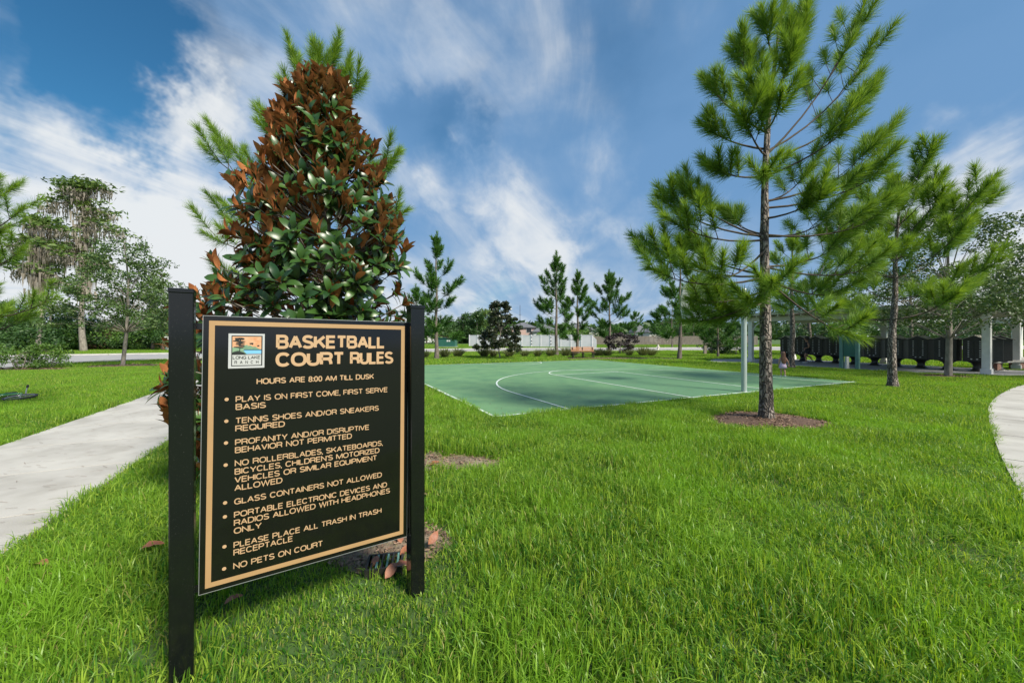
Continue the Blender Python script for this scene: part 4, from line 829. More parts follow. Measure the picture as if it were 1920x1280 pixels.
rows = [('BASKETBALL', A1(688, 322), A1(1580, 322), .0755, .215, 'big'), ('COURT RULES', A1(683, 468), A1(1645, 447), .0755, .215, 'big'), ('HOURS ARE 8:00 AM TILL DUSK', A1(528, 610), A1(1488, 573), .0305, .18, 'mid'),
        ('PLAY IS ON FIRST COME, FIRST SERVE', A1(375, 755), A1(1600, 680), .0300, .160, ''), ('BASIS', A1(373, 820), A1(605, 805), .0300, .160, ''), ('TENNIS SHOES AND/OR SNEAKERS', A1(372, 930), A1(1528, 832), .0300, .160, ''), ('REQUIRED', A1(370, 995), A1(760, 962), .0300, .160, ''),
        ('PROFANITY AND/OR DISRUPTIVE', A1(370, 1108), A1(1450, 985), .0300, .160, ''), ('BEHAVIOR NOT PERMITTED', A1(370, 1170), A1(1308, 1060), .0300, .160, ''), ('NO ROLLERBLADES, SKATEBOARDS,', A2(422, 95), (717.5, 836), .0300, .160, ''), ("BICYCLES, CHILDREN'S MOTORIZED", A2(420, 142), A2(1197, 25), .0300, .160, ''),
        ('VEHICLES OR SIMILAR EQUIPMENT', A2(418, 187), A2(1183, 65), .0300, .160, ''), ('ALLOWED', A2(416, 230), A2(668, 192), .0300, .160, ''), ('GLASS CONTAINERS NOT ALLOWED', A2(416, 304), A2(1210, 160), .0300, .160, ''), ('PORTABLE ELECTRONIC DEVICES AND', A2(414, 377), A2(1238, 212), .0300, .160, ''),
        ('RADIOS ALLOWED WITH HEADPHONES', A2(413, 421), A2(1254, 245), .0300, .160, ''), ('ONLY', A2(413, 465), A2(555, 435), .0300, .160, ''), ('PLEASE PLACE ALL TRASH IN TRASH', A2(413, 540), A2(1208, 355), .0300, .160, ''), ('RECEPTACLE', A2(412, 582), A2(725, 508), .0300, .160, ''), ('NO PETS ON COURT', A2(411, 656), A2(888, 533), .0300, .160, '')]
for s_, a, c, cap, bold, ty in rows:
    u0, v0 = sp(*a); u1_, v1 = sp(*c)
    if ty == '': u0 = -.372
    0 and print('ROW', s_[:12], round(u0, 3), round(v0, 3), round(u1_, 3), round(v1, 3))
    if ty == 'big' and ' ' in s_:
        um = u0 + (u1_ - u0) * .548; text('COURT', u0, um, v0 * .7 + v1 * .3, cap, M_letter, bold, gap=.0); text('RULES', um + .03, u1_, v0 * .7 + v1 * .3, cap, M_letter, bold, gap=.0)
    elif ty == 'big': text(s_, u0, u1_, v0 * .7 + v1 * .3, cap, M_letter, bold, gap=.0)
    else: text(s_, u0, u1_, v0 * .7 + v1 * .3, cap, M_letter, bold)
for p in (A1(315, 733), A1(313, 910), A1(310, 1087), A2(380, 88), A2(376, 293), A2(373, 369), A2(371, 531), A2(369, 651)):
    u, v = sp(*p); b = MB(); b.add([(-.408 + .0085 * math.cos(t), v + .0085 * math.sin(t), .0009) for t in np.linspace(0, 2 * math.pi, 17)[:-1]], [tuple(range(16))]); b.build('bullet', M_letter, sign).matrix_local = SMX
# logo plaque
u0, v0 = sp(428.6, 625); u1_, v1 = sp(495.6, 688.8); lw_, lh_ = u1_ - u0, v0 - v1
lg = MB(); lg.box(((u0 + u1_) / 2, (v0 + v1) / 2, .0012), (lw_, lh_, .0024)); lg = lg.build('logo_plaque', mat('plaque_white', (.44, .45, .45), .4), sign); lg.matrix_local = SMX
def lp(pts, m, z, name='logo_shape'):
    b = MB(); b.add([(u0 + lw_ * x, v1 + lh_ * y, z) for x, y in pts], [tuple(range(len(pts)))]); o = b.build(name, m, lg)
    if o.data.polygons[0].normal.z < 0: o.data.flip_normals()
    return o
K = mat('logo_black', (.012, .015, .014), .5)
lp([(.08, .06), (.94, .06), (.94, .945), (.08, .945)], K, .0027)
lp([(.105, .085), (.905, .085), (.905, .385), (.105, .385)], mat('logo_pale', (.42, .43, .42), .5), .0030)
lp([(.105, .40), (.905, .40), (.905, .915), (.105, .915)], mat('logo_peach', (.55, .27, .13), .5, (.58, .34, .20), 40), .0030)
lp([(.105, .40), (.5, .40), (.905, .46), (.905, .53), (.82, .57), (.74, .62), (.66, .62), (.60, .66), (.54, .645), (.50, .68), (.44, .655), (.38, .60), (.26, .63), (.105, .60)], mat('logo_green', (.12, .22, .14), .5, (.20, .32, .20), 60), .0033)
lp([(.42, .515), (.905, .515), (.905, .545), (.40, .545)], mat('logo_teal', (.02, .09, .10), .5), .0036)
lp([(.50, .41), (.905, .41), (.905, .515), (.40, .515)], mat('logo_blue', (.16, .42, .66), .5), .0036)
lp([(.105, .40), (.49, .40), (.40, .46), (.27, .50), (.15, .48), (.105, .45)], K, .0039)
lp([(.285, .44), (.315, .44), (.32, .62), (.34, .80), (.315, .86), (.30, .80), (.305, .62)], K, .0042)
for c_, w, h in (((.30, .86), .13, .022), ((.24, .83), .07, .018), ((.36, .84), .08, .018), ((.22, .79), .10, .018), ((.34, .77), .12, .018), ((.30, .73), .10, .016), ((.38, .715), .07, .014), ((.27, .69), .08, .015), ((.36, .655), .09, .022), ((.22, .61), .08, .016), ((.33, .60), .10, .018), ((.62, .715), .05, .02), ((.66, .71), .02, .03), ((.82, .65), .035, .018)):
    lp([(c_[0] + w * math.cos(t) * (1 + .2 * math.sin(5 * t)), c_[1] + h * math.sin(t) * (1 + .25 * math.cos(7 * t))) for t in np.linspace(0, 6.283, 13)[:-1]], K, .0045)
for pts in ([(.56, .86), (.75, .845), (.72, .87)], [(.66, .80), (.85, .775), (.80, .80)], [(.68, .86), (.80, .865), (.76, .84)]): lp(pts, mat('logo_brown', (.55, .22, .10), .5), .0034)
def lt(s_, x0, x1, y, c): text(s_, u0 + lw_ * x0, u0 + lw_ * x1, v1 + lh_ * y, lh_ * c, K, .17, .0033, parent=lg)
lt('LONG', .12, .49, .26, .095); lt('LAKE', .54, .88, .26, .095); lt('R  A  N  C  H', .17, .83, .125, .095)

# ------------------------------------------------------------ basketball hoop
PB = at(1395, 736); hoop = thing('basketball_hoop', 'basketball hoop with grey pole and grey backboard at the near court edge', 'basketball hoop', PB, CT)
b = MB(); b.tube([(0, 0, 0), (0, 0, 2.95)], .075, 16); b.sphere((0, 0, 2.95), .075, 6); b.build('pole', M_pole, hoop)
BX, BV = .20, 1.85
b = MB(); b.tube([(0, 0, 2.9), (BX, BV - .18, 2.98)], .035, 8); b.tube([(0, 0, 2.35), (BX - .05, BV - .18, 2.62)], .028, 8); b.build('support_arm', M_pole, hoop)
b = MB()
for dx in (-.16, .16): b.box((BX + dx, BV - .10, 2.82), (.05, .05, .62))
b.box((BX, BV - .13, 2.98), (.4, .05, .06)); b.box((BX, BV - .13, 2.62), (.4, .05, .06)); b.build('bracket', M_dark, hoop)
pf = [(-.62, .0), (.62, .0), (.62, .42), (.5, .72), (.28, .88), (-.28, .88), (-.5, .72), (-.62, .42)]
b = MB(); vs = [(BX + x, BV - .02, 2.5 + z) for x, z in pf] + [(BX + x, BV + .02, 2.5 + z) for x, z in pf]; b.add(vs, [tuple(range(8)), tuple(range(8, 16))] + [(i, (i + 1) % 8, 8 + (i + 1) % 8, 8 + i) for i in range(8)]); b.build('backboard', M_bboard, hoop)
b = MB(); b.tube([(BX + .2 * math.cos(t), BV + .3 + .2 * math.sin(t), 2.6) for t in np.linspace(0, 6.2832, 25)], .012, 6, False); b.box((BX, BV + .06, 2.58), (.16, .1, .1)); b.build('rim', mat('rim_orange', (.55, .10, .03), .4), hoop)
b = MB()
for k in range(12):
    a = 6.283 * k / 12
    for s_ in (-1, 1): b.tube([(BX + .2 * math.cos(a), BV + .3 + .2 * math.sin(a), 2.6), (BX + .15 * math.cos(a + s_ * .5), BV + .3 + .15 * math.sin(a + s_ * .5), 2.4), (BX + .12 * math.cos(a), BV + .3 + .12 * math.sin(a), 2.2)], .006, 3, False)
b.build('net', M_white, hoop)

# ------------------------------------------------------------ bench
BB = at(1093, 671); bench = thing('park_bench', 'park bench with orange brown slats facing the court in front of the pines', 'bench', BB, R(4))
for z, y in ((.80, .22), (.68, .20), (.56, .18)):
    b = MB(); b.box((0, y, z), (1.8, .045, .085), bev=.006); b.build('back_slat', M_bench, bench)
for k in range(4):
    b = MB(); b.box((0, .12 - .125 * k, .435), (1.8, .105, .045), bev=.006); b.build('seat_slat', mat('dark_bench_timber', (.10, .045, .03), .7) if k == 0 else bpy.data.materials['dark_bench_timber'], bench)
for x_ in (-.78, 0, .78):
    b = MB(); b.box((x_, .19, .42), (.07, .06, .84), bev=.005); b.box((x_, -.24, .2), (.07, .06, .40), bev=.005); b.box((x_, -.03, .38), (.065, .5, .05)); b.build('leg_frame', M_dark, bench)

# ------------------------------------------------------------ fences
def white_fence():
    A = Vector(((880 - 960) * 69 / F, 69, 0)); B = Vector(((1110 - 960) * 60 / F, 60, 0)); n_ = 13; d = (B - A) / n_; rz = math.atan2(d.y, d.x)
    T = thing('vinyl_fence', 'white vinyl privacy fence of flat panels beyond the road', 'fence', A, rz)
    l = d.length; pm_ = MB(); pm_.box((l / 2, 0, .98), (l - .13, .04, 1.86)); 
    pm_.box((l / 2, 0, 1.93), (l - .13, .07, .07)); pm_ = pm_.mesh('panel', M_white); po = MB(); po.box((0, 0, 1.0), (.12, .12, 2.0)); po.box((0, 0, 2.015), (.15, .15, .04)); po = po.mesh('fence_post', M_white)
    for k in range(n_):
        o = link('panel', pm_, T); o.location = (k * l, 0, 0)
    for k in range(n_ + 1):
        o = link('fence_post', po, T); o.location = (k * l, 0, 0)
    q = MB(); q.add([(n_ * l + .06, -.02, 0), (n_ * l + .06, -.02, 1.9), (n_ * l + .7, -.02, 1.2), (n_ * l + .7, -.02, 0), (n_ * l + .06, .02, 0), (n_ * l + .06, .02, 1.9), (n_ * l + .7, .02, 1.2), (n_ * l + .7, .02, 0)], [(0, 1, 2, 3), (4, 5, 6, 7), (1, 2, 6, 5), (2, 3, 7, 6)]); q.build('sloping_end_panel', M_white, T)
    h = MB()
    for k in (7, 9):
        for z in (.5, 1.0, 1.6): h.box((k * l + .1, -.075, z), (.2, .03, .1))
    h.build('gate_hinges', M_dark, T)
white_fence()
def wood_fence():
    A = Vector(((1112 - 960) * 84 / F, 84, 0)); B = Vector(((1420 - 960) * 78 / F, 78, 0)); d = B - A; n_ = 18; l = d.length / n_; T = thing('wooden_fence', 'weathered brown wooden fence beyond the road on the right', 'fence', A, math.atan2(d.y, d.x))
    m_ = MB(); npk = 15
    for k in range(npk): m_.box((.06 + (k + .5) * (l - .12) / npk, -.01 * (k % 2), .92 + .012 * math.sin(k * 2.1)), ((l - .12) / npk - .02, .02, 1.8))
    m_.box((l / 2, .05, .5), (l - .12, .04, .09)); m_.box((l / 2, .05, 1.4), (l - .12, .04, .09)); m_ = m_.mesh('panel', M_wood); po = MB(); po.box((0, .02, .93), (.11, .11, 1.86)); po = po.mesh('fence_post', M_wood)
    for k in range(n_): link('panel', m_, T).location = (k * l, 0, .03 * math.sin(k * 1.3))
    for k in range(n_ + 1): link('fence_post', po, T).location = (k * l, 0, 0)
wood_fence()

# ------------------------------------------------------------ houses
def house(px0, px1, y, ew, apex, label, wall, wins=(), depth=9):
    x0, x1 = (px0 - 960) * y / F, (px1 - 960) * y / F; w = x1 - x0; T = thing('house', label, 'house', ((x0 + x1) / 2, y, 0), group='houses behind the fences'); ze = EYE + (HZ - ew) * y / F; za = EYE + (HZ - apex) * y / F
    b = MB(); b.box((0, depth / 2, ze / 2), (w - .8, depth - .8, ze)); b.build('wall', wall, T)
    r0 = min(w, depth) * .46; b = MB(); hx, hy = w / 2, depth / 2; rx = max(hx - r0, .2)
    b.add([(-hx, 0, ze), (hx, 0, ze), (hx, depth, ze), (-hx, depth, ze), (-rx, hy, za), (rx, hy, za), (-hx, 0, ze - .2), (hx, 0, ze - .2), (hx, depth, ze - .2), (-hx, depth, ze - .2)], [(0, 1, 5, 4), (1, 2, 5), (2, 3, 4, 5), (3, 0, 4), (0, 1, 7, 6), (1, 2, 8, 7), (3, 0, 6, 9), (6, 7, 8, 9)]); b.build('roof', M_roof, T)
    for (wx, wz, ww, wh) in wins:
        xx = (wx - 960) * y / F - (x0 + x1) / 2; zz = EYE + (HZ - wz) * y / F
        b = MB(); b.box((xx, .37, zz), (ww + .24, .06, wh + .24)); q = b.build('window', M_stuccow, T); b = MB(); b.box((xx, .33, zz), (ww, .04, wh)); b.build('pane', M_glass, q)
house(956, 1006, 112, 613, 603, 'house with a pinkish wall and low grey hip roof behind the white fence', M_stucco, ((968, 619, 1.4, 1.2), (992, 619, 1.4, 1.2)), 10)
house(998, 1052, 104, 621, 607, 'long grey roofed house right of the pink one', M_stuccow, ((1015, 625, 1.2, 1.0),), 12)
house(1046, 1126, 108, 618, 606, 'wide grey roofed house behind the three pines', M_stuccow, ((1070, 624, 1.2, 1.0), (1100, 624, 1.2, 1.0)), 12)
house(1192, 1224, 118, 622, 608, 'white house with two dark windows and a grey hip roof above the wooden fence', M_stuccow, ((1205.5, 627, .8, 1.0), (1210.5, 627, .8, 1.0)), 10)
house(1216, 1262, 112, 622, 612, 'lower grey roofed house at the right end of the house row', M_stuccow, ((1240, 627, 1.0, .8),), 10)
house(775, 812, 118, 622, 612, 'far house glimpsed between bushes right of the sign post', M_stuccow, ((790, 627, 1.0, 1.0),), 10)
ms = at(975, 649); b = MB(); b.tube([(0, 0, 0), (0, 0, EYE + (HZ - 572) * ms.y / F)], [.06, .03], 6); b.box((0, 0, EYE + (HZ - 590) * ms.y / F), (.5, .04, .04)); o = b.build('antenna_mast', M_dark); o.location = ms; finish(o, 'thin tall mast standing behind the white fence', 'mast')  # thin antenna mast with one crossbar

# ------------------------------------------------------------ utilities
TB = at(839, 650); T = thing('utility_cabinet', 'green electrical cabinet on the verge beyond the road', 'utility cabinet', TB, R(-6))
b = MB(); b.box((0, 0, .72), (3.0, 1.6, 1.4), bev=.05); b.build('housing', M_green, T); b = MB(); b.box((0, -.05, 1.47), (3.1, 1.75, .10), bev=.03); b.build('lid', M_green, T); b = MB(); b.box((0, 0, .03), (3.3, 1.9, .08)); b.build('pad', M_conc, T)
b = MB(); b.box((.22, -.81, 1.0), (.26, .02, .26)); b.box((.55, -.81, 1.0), (.26, .02, .26)); b.box((.9, -.81, 1.28), (.2, .02, .14)); b.build('warning_sticker', M_tag, T)
UP = at(314, 656); T = thing('utility_pedestal', 'white utility post beside the thicket, just left of the left sign post', 'utility post', UP)
b = MB(); b.box((0, 0, .55), (.34, .2, 1.1), bev=.02); b.build('post', M_wpaint, T); b = MB(); b.box((0, 0, 1.38), (.62, .3, .6), bev=.03); b.build('box', M_wpaint, T); b = MB(); b.box((-.02, -.165, 1.45), (.3, .02, .2)); b.build('dial', M_dark, T); b = MB(); b.box((-.55, .05, .75), (.22, .12, 1.5), bev=.01); b.build('brown_stake', M_brick, T)
HY = at(1234, 657); T = thing('fire_hydrant', 'pale yellow hydrant on the grass beyond the court', 'fire hydrant', HY)
b = MB(); b.tube([(0, 0, 0), (0, 0, .08), (0, 0, .081), (0, 0, .5), (0, 0, .62), (0, 0, .70)], [.16, .16, .10, .10, .12, .03], 12); b.build('barrel', M_cream, T); b = MB(); b.tube([(-.2, 0, .42), (.2, 0, .42)], .055, 8); b.tube([(0, -.18, .38), (0, 0, .38)], .07, 8); b.build('outlet', M_cream, T)
SP = at(1322, 664); T = thing('wooden_post', 'short brown post beside the verge right of the tall far pine', 'post', SP); b = MB(); b.box((0, 0, .38), (.26, .2, .76), bev=.02); b.build('shaft', M_wood, T); b = MB(); b.box((0, 0, .79), (.30, .24, .06), bev=.02); b.build('cap', M_wood, T)

# green notice board
A = at(1578, 692); B = at(1608, 694); d = B - A; T = thing('notice_board', 'green notice board on two green posts in front of the mailboxes', 'notice board', A, math.atan2(d.y, d.x)); l = d.length
for x_, h in ((0, 1.72), (l, 1.72)):
    b = MB(); b.box((x_, 0, h / 2), (.15, .13, h), bev=.01); q = b.build('post', M_sage, T); b = MB(); b.box((x_, 0, h + .012), (.17, .15, .025)); b.build('cap', M_sage, q)
b = MB(); b.box((l / 2, .0, 1.14), (l - .17, .06, .98), bev=.01); b.build('board', M_boardg, T)
b = MB(); b.box((.16, -.12, .38), (.14, .12, .60), bev=.01); b.box((.16, -.12, .04), (.18, .16, .08)); o = b.build('white_marker', M_wpaint); o.location = A; finish(o, 'short white marker post standing at the foot of the green notice board', 'marker post')

# ------------------------------------------------------------ cluster mailboxes
RA = Vector((19.0, 26.6, 0)); RB = Vector((21.55, 17.9, 0)); rd = (RB - RA).normalized(); RZ = math.atan2(rd.y, rd.x)   # local +x along the row, local -y... faces the court
def make_unit():
    T = thing('cluster_mailbox', 'x', 'mailbox', RA, RZ, 'row of black cluster mailboxes')
    b = MB(); b.box((0, 0, .97), (.80, .46, 1.02), bev=.012); cab = b.build('cabinet', M_bronze, T)
    # doors: two columns proud of the face, with tags
    dd_ = MB(); tg = MB()
    for c in (-.19, .19):
        for r0 in range(8): dd_.box((c, -.236, 1.40 - r0 * .098 - (.02 if r0 > 3 else 0)), (.355, .016, .088)); tg.box((c - .0, -.246, 1.40 - r0 * .098 - (.02 if r0 > 3 else 0)), (.05, .006, .036))
        dd_.box((c, -.236, .57), (.355, .016, .17)); tg.box((c * .5, -.246, .585), (.06, .006, .04))
    finish(dd_.build('doors', M_bronze, cab), kind='stuff'); finish(tg.build('number_tags', M_tag, cab), kind='stuff')
    # gabled cap with a swept roof and two finials
    b = MB(); pr = [(-.46, 1.50), (-.34, 1.525), (-.18, 1.585), (0, 1.68), (.18, 1.585), (.34, 1.525), (.46, 1.50), (.46, 1.475), (-.46, 1.475)]; n_ = len(pr)
    b.add([(x, -.28, z) for x, z in pr] + [(x, .28, z) for x, z in pr], [tuple(range(n_)), tuple(range(n_, 2 * n_))] + [(i, (i + 1) % n_, n_ + (i + 1) % n_, n_ + i) for i in range(n_)]); cp = b.build('cap', M_bronze, T)
    b = MB()
    for y_ in (-.25, .25): b.tube([(0, y_, 1.67), (0, y_, 1.70)], .015, 6); b.sphere((0, y_, 1.725), .032, 5)
    b.build('finial', M_bronze, cp)
    b = MB()
    for i in range(6):
        (xa, za), (xb, zb) = pr[i], pr[i + 1]; b.add([(xa, -.29, za + .004), (xb, -.29, zb + .004), (xb, -.29, zb + .022), (xa, -.29, za + .022), (xa, .29, za + .004), (xb, .29, zb + .004), (xb, .29, zb + .022), (xa, .29, za + .022)], [(0, 1, 2, 3), (4, 5, 6, 7), (3, 2, 6, 7)])
    b.build('cap_trim', M_cream, cp)
    b = MB(); b.tube([(0, 0, 0), (0, 0, .035), (0, 0, .05), (0, 0, .16), (0, 0, .28), (0, 0, .38), (0, 0, .46)], [.34, .34, .24, .15, .14, .19, .33], 14); b.build('pedestal', M_bronze, T); return T
u = make_unit(); NU = 10; Lr = (RB - RA).length
ulab = ['black cluster mailbox farthest along the row, at its left end', 'black cluster mailbox second from the left end of the row', 'black cluster mailbox just left of the pine trunk in the row', 'black cluster mailbox directly behind the person in black', 'black cluster mailbox right of the person in black', 'black cluster mailbox directly behind the green notice board', 'black cluster mailbox right of the green notice board, left of the leaning pine', 'black cluster mailbox behind the trunk of the leaning pine', 'black cluster mailbox between the leaning pine and the oak trunk', 'black cluster mailbox nearest the white post, right of the oak trunk']
for k in range(NU):
    o = u if k == 0 else copy_thing(u); p = RA.lerp(RB, k / (NU - 1)); o.location = p; o['label'] = ulab[k]
# two more seen from the side and the back at the near end
for p, rz, lab in ((Vector((22.6, 18.35, 0)), RZ + R(180), 'black cluster mailbox behind the white canopy post, seen from its plain side'), (Vector((23.55, 18.75, 0)), RZ + R(180), 'rightmost black cluster mailbox, its grey back beside the stone bench')):
    o = copy_thing(u); o.location = p; o.rotation_euler.z = rz + R(40); o['label'] = lab

# canopy over the mailboxes
FL = at(1408, 678); FR = at(1850, 702); cd = (FR - FL).normalized(); cn = Vector((-cd.y, cd.x, 0)); LEN = (FR - FL).length; DEP = 5.2
T = thing('mailbox_canopy', 'white flat roofed canopy on square white posts over the black mailboxes', 'canopy', FL, math.atan2(cd.y, cd.x))
for k, (x_, y_) in enumerate(((0, 0), (LEN, 0), (0, DEP), (LEN / 2, DEP), (LEN, DEP))):
    b = MB(); b.box((x_, y_, 1.3), (.25, .25, 2.6), bev=.01); q = b.build('post', M_wpaint, T); b = MB(); b.box((x_, y_, .12), (.32, .32, .24), bev=.01); b.build('plinth', M_wpaint, q); b = MB(); b.box((x_, y_, 2.44), (.31, .31, .09), bev=.01); b.build('capital', M_wpaint, q)
    b = MB()
    for s_ in (-1, 1):
        if (x_ < .1 and s_ < 0) or (x_ > LEN - .1 and s_ > 0): continue
        arc = [(x_ + s_ * (.1 + .75 * (1 - math.cos(t))), y_, 1.85 + .72 * math.sin(t)) for t in np.linspace(0, math.pi / 2, 8)]; b.tube(arc, .05, 4, True)
    if b.v: b.build('curved_brace', M_wpaint, q)
b = MB(); b.box((LEN / 2, 0, 2.72), (LEN + .5, .16, .26)); b.build('front_beam', M_cream, T)
b = MB(); b.box((LEN / 2, DEP, 2.72), (LEN + .5, .16, .26)); b.build('rear_beam', M_cream, T)
for k in range(17):
    b = MB() if k == 0 else b
    if k == 0: b.box((0, DEP / 2, 2.91), (.07, DEP + 1.0, .12)); rme = b.mesh('rafter', M_cream)
    link('rafter', rme, T).location = (LEN * k / 16, 0, 0)
b = MB(); b.box((LEN / 2, DEP / 2, 3.03), (LEN + 1.0, DEP + 1.2, .11)); b.build('roof_deck', M_cream, T)
b = MB(); b.box((LEN / 2, DEP / 2, 3.105), (LEN + 1.1, DEP + 1.3, .035)); b.build('roof_sheet', M_roofp, T)
# white post farther right with its beam
FP = at(1907, 681); T = thing('arbor_post', 'square white post at the right edge behind the stone bench', 'post', FP, math.atan2(cd.y, cd.x)); b = MB(); b.box((0, 0, 1.25), (.38, .38, 2.5), bev=.01); b.build('shaft', M_wpaint, T); b = MB(); b.box((0, 0, 2.42), (.5, .5, .16), bev=.02); b.build('capital', M_wpaint, T); b = MB(); b.box((3.5, 0, 2.62), (9, .2, .28)); b.build('beam', M_cream, T)
# low stone bench walls at the right edge
for y0, lab, dz in ((690, 'front one of two low pale stone bench slabs right of the white post', 0), (683, 'rear one of two low pale stone bench slabs right of the white post', .0)):
    A = at(1861, y0 + 5); T = thing('stone_bench', lab, 'bench', A, R(14) if y0 > 685 else R(12), 'stone benches by the white post'); b = MB(); b.box((2.2, .2, .42), (4.4, .5, .12), bev=.02); b.build('seat', M_stone, T)
    for x_ in (.5, 2.2, 3.9):
        b = MB(); b.box((x_, .2, .18), (.3, .4, .36), bev=.01); b.build('support', M_brick, T)

# ------------------------------------------------------------ people
def skinbody(name, joints, edges, m, parent, sub=2):
    me = bpy.data.meshes.new(name); me.from_pydata([j[0] for j in joints], edges, []); o = link(name, me, parent, m)
    sk = o.modifiers.new('skin', 'SKIN'); sk.use_smooth_shade = True
    for v, j in zip(me.skin_vertices[0].data, joints): v.radius = (j[1], j[2] if len(j) > 2 else j[1]); 
    me.skin_vertices[0].data[0].use_root = True
    ss = o.modifiers.new('sub', 'SUBSURF'); ss.levels = sub; ss.render_levels = sub; return o
def lathe(b, rings, n=14):
    vs = [(cx_ + rx * math.cos(2 * math.pi * k / n), cy_ + ry * math.sin(2 * math.pi * k / n), z) for (cx_, cy_, z, rx, ry) in rings for k in range(n)]
    b.add(vs, [(i * n + k, i * n + (k + 1) % n, (i + 1) * n + (k + 1) % n, (i + 1) * n + k) for i in range(len(rings) - 1) for k in range(n)], True)
def hand(J, E, wrist, base, s_):
    k = len(J); J.append((base, .022 * s_, .014 * s_)); E.append((wrist, k)); bx, by, bz = base
    for f, (dx, l) in enumerate(((-.018, .045), (-.006, .052), (.006, .05), (.018, .04))):
        J.append(((bx + dx * s_, by - .008 * s_, bz - .03 * s_), .007 * s_)); J.append(((bx + dx * s_, by - .018 * s_, bz - (.03 + l * .55) * s_), .006 * s_)); J.append(((bx + dx * s_, by - .006 * s_, bz - (.03 + l) * s_), .005 * s_)); n_ = len(J); E += [(k, n_ - 3), (n_ - 3, n_ - 2), (n_ - 2, n_ - 1)]
    J.append(((bx - .026 * s_, by - .018 * s_, bz - .015 * s_), .007 * s_)); J.append(((bx - .028 * s_, by - .03 * s_, bz - .035 * s_), .006 * s_)); n_ = len(J); E += [(k, n_ - 2), (n_ - 2, n_ - 1)]
def body(k, legs, arms, lean=0):
    """k scales a 1.0 m figure; facing local +y; legs and arms give joint positions"""
    J = [((0, 0, .50), .075, .055), ((0, .0 + lean * .1, .60), .07, .05), ((0, lean * .22, .72), .08, .052), ((0, lean * .28, .79), .04, .035), ((0, lean * .33, .84), .034, .036), ((0, lean * .36 + .006, .90), .066, .074), ((0, lean * .36 + .004, .965), .055, .062), ((0, lean * .36 + .08, .895), .012, .014)]
    E = [(0, 1), (1, 2), (2, 3), (3, 4), (4, 5), (5, 6), (5, 7)]
    for (hip, knee, ank, toe) in legs:
        n_ = len(J); J += [(hip, .052, .055), (knee, .034, .036), (((knee[0] + ank[0]) / 2, (knee[1] + ank[1]) / 2 - .012, (knee[2] + ank[2]) / 2 + .04), .033, .034), (ank, .02, .022), (toe, .02, .014)]; E += [(0, n_), (n_, n_ + 1), (n_ + 1, n_ + 2), (n_ + 2, n_ + 3), (n_ + 3, n_ + 4)]
    for (sh, el, wr, hd) in arms:
        n_ = len(J); J += [(sh, .034, .034), (el, .022, .024), (wr, .015, .017)]; E += [(2, n_), (n_, n_ + 1), (n_ + 1, n_ + 2)]; hand(J, E, n_ + 2, hd, 1.)
    return [((j[0][0] * k, j[0][1] * k, j[0][2] * k),) + tuple(r_ * k for r_ in j[1:]) for j in J], E
def face(T, k, lean, m):
    b = MB(); hx = lean * .36 * k
    for s_ in (-1, 1): b.sphere((s_ * .026 * k, hx + .070 * k, .912 * k), .010 * k, 4)
    b.build('eyes', M_glass, T); b = MB(); b.sphere((0, hx + .072 * k, .865 * k), .015 * k, 4, .35); b.build('mouth', m, T)
# the girl, walking away across the court
GP = at(1468, 707); kg = 1.0
T = thing('person', 'small girl with long brown hair, pale top and lilac skirt walking away across the court', 'person', GP + Vector((0, 0, .03)), R(-18))
J, E = body(kg, [((-.045, 0, .47), (-.05, .05, .26), (-.055, .02, .05), (-.055, .085, .02)), ((.045, 0, .47), (.05, .015, .26), (.055, -.07, .055), (.055, -.01, .02))], [((-.095, 0, .74), (-.135, -.01, .60), (-.125, .05, .49), (-.12, .06, .455)), ((.095, 0, .74), (.16, -.02, .61), (.20, -.01, .50), (.205, 0, .465))])
skinbody('body', J, E, M_skin, T); face(T, kg, 0, M_lilac)
b = MB(); lathe(b, [(0, 0, .50, .088, .068), (0, 0, .60, .082, .062), (0, 0, .70, .098, .064), (0, 0, .765, .085, .055), (0, 0, .785, .045, .042)]); b.build('top', M_shirt, T)
b = MB(); lathe(b, [(0, 0, .54, .084, .066), (0, 0, .50, .10, .082), (0, 0, .42, .125, .105), (0, 0, .33, .145, .125), (0, 0, .335, .13, .11)], 18); b.build('skirt', M_lilac, T)
b = MB(); lathe(b, [(0, -.002, 1.005, .02, .02), (0, -.006, .995, .055, .055), (0, -.008, .95, .079, .078), (0, -.014, .90, .083, .078), (0, -.03, .84, .082, .062), (0, -.05, .76, .092, .048), (.01, -.066, .66, .095, .038), (.015, -.07, .57, .08, .032), (.02, -.07, .51, .045, .02)], 16); b.build('hair', M_hair, T)
b = MB()
for x_, y_, z in ((-.055, .05, .02), (.055, -.04, .03)): b.box((x_, y_, z), (.055, .13, .045), bev=.015)
b.build('shoes', M_shoe, T)
# the person in black by the mailboxes
AP = Vector((18.15, 23.7, .02)); ka = 1.62
T = thing('person', 'person in black shirt and shorts with bare legs striding beside the black mailboxes', 'person', AP, R(70))
J, E = body(ka, [((-.05, 0, .47), (-.05, .12, .29), (-.055, .08, .06), (-.055, .14, .025)), ((.05, 0, .47), (.05, .03, .27), (.055, -.15, .12), (.055, -.12, .06))], [((-.105, .03, .74), (-.15, .02, .60), (-.13, .13, .56), (-.12, .17, .545)), ((.105, .03, .74), (.15, -.05, .61), (.16, .0, .50), (.16, .02, .465))], .14)
skinbody('body', J, E, M_skin2, T); face(T, ka, .14, M_blackc)
b = MB(); lathe(b, [tuple(ka * q for q in r0) for r0 in [(0, 0, .47, .10, .08), (0, .01, .60, .10, .075), (0, .028, .70, .118, .075), (0, .035, .765, .10, .065), (0, .04, .79, .05, .048)]]); b.build('shirt', M_blackc, T)
b = MB()
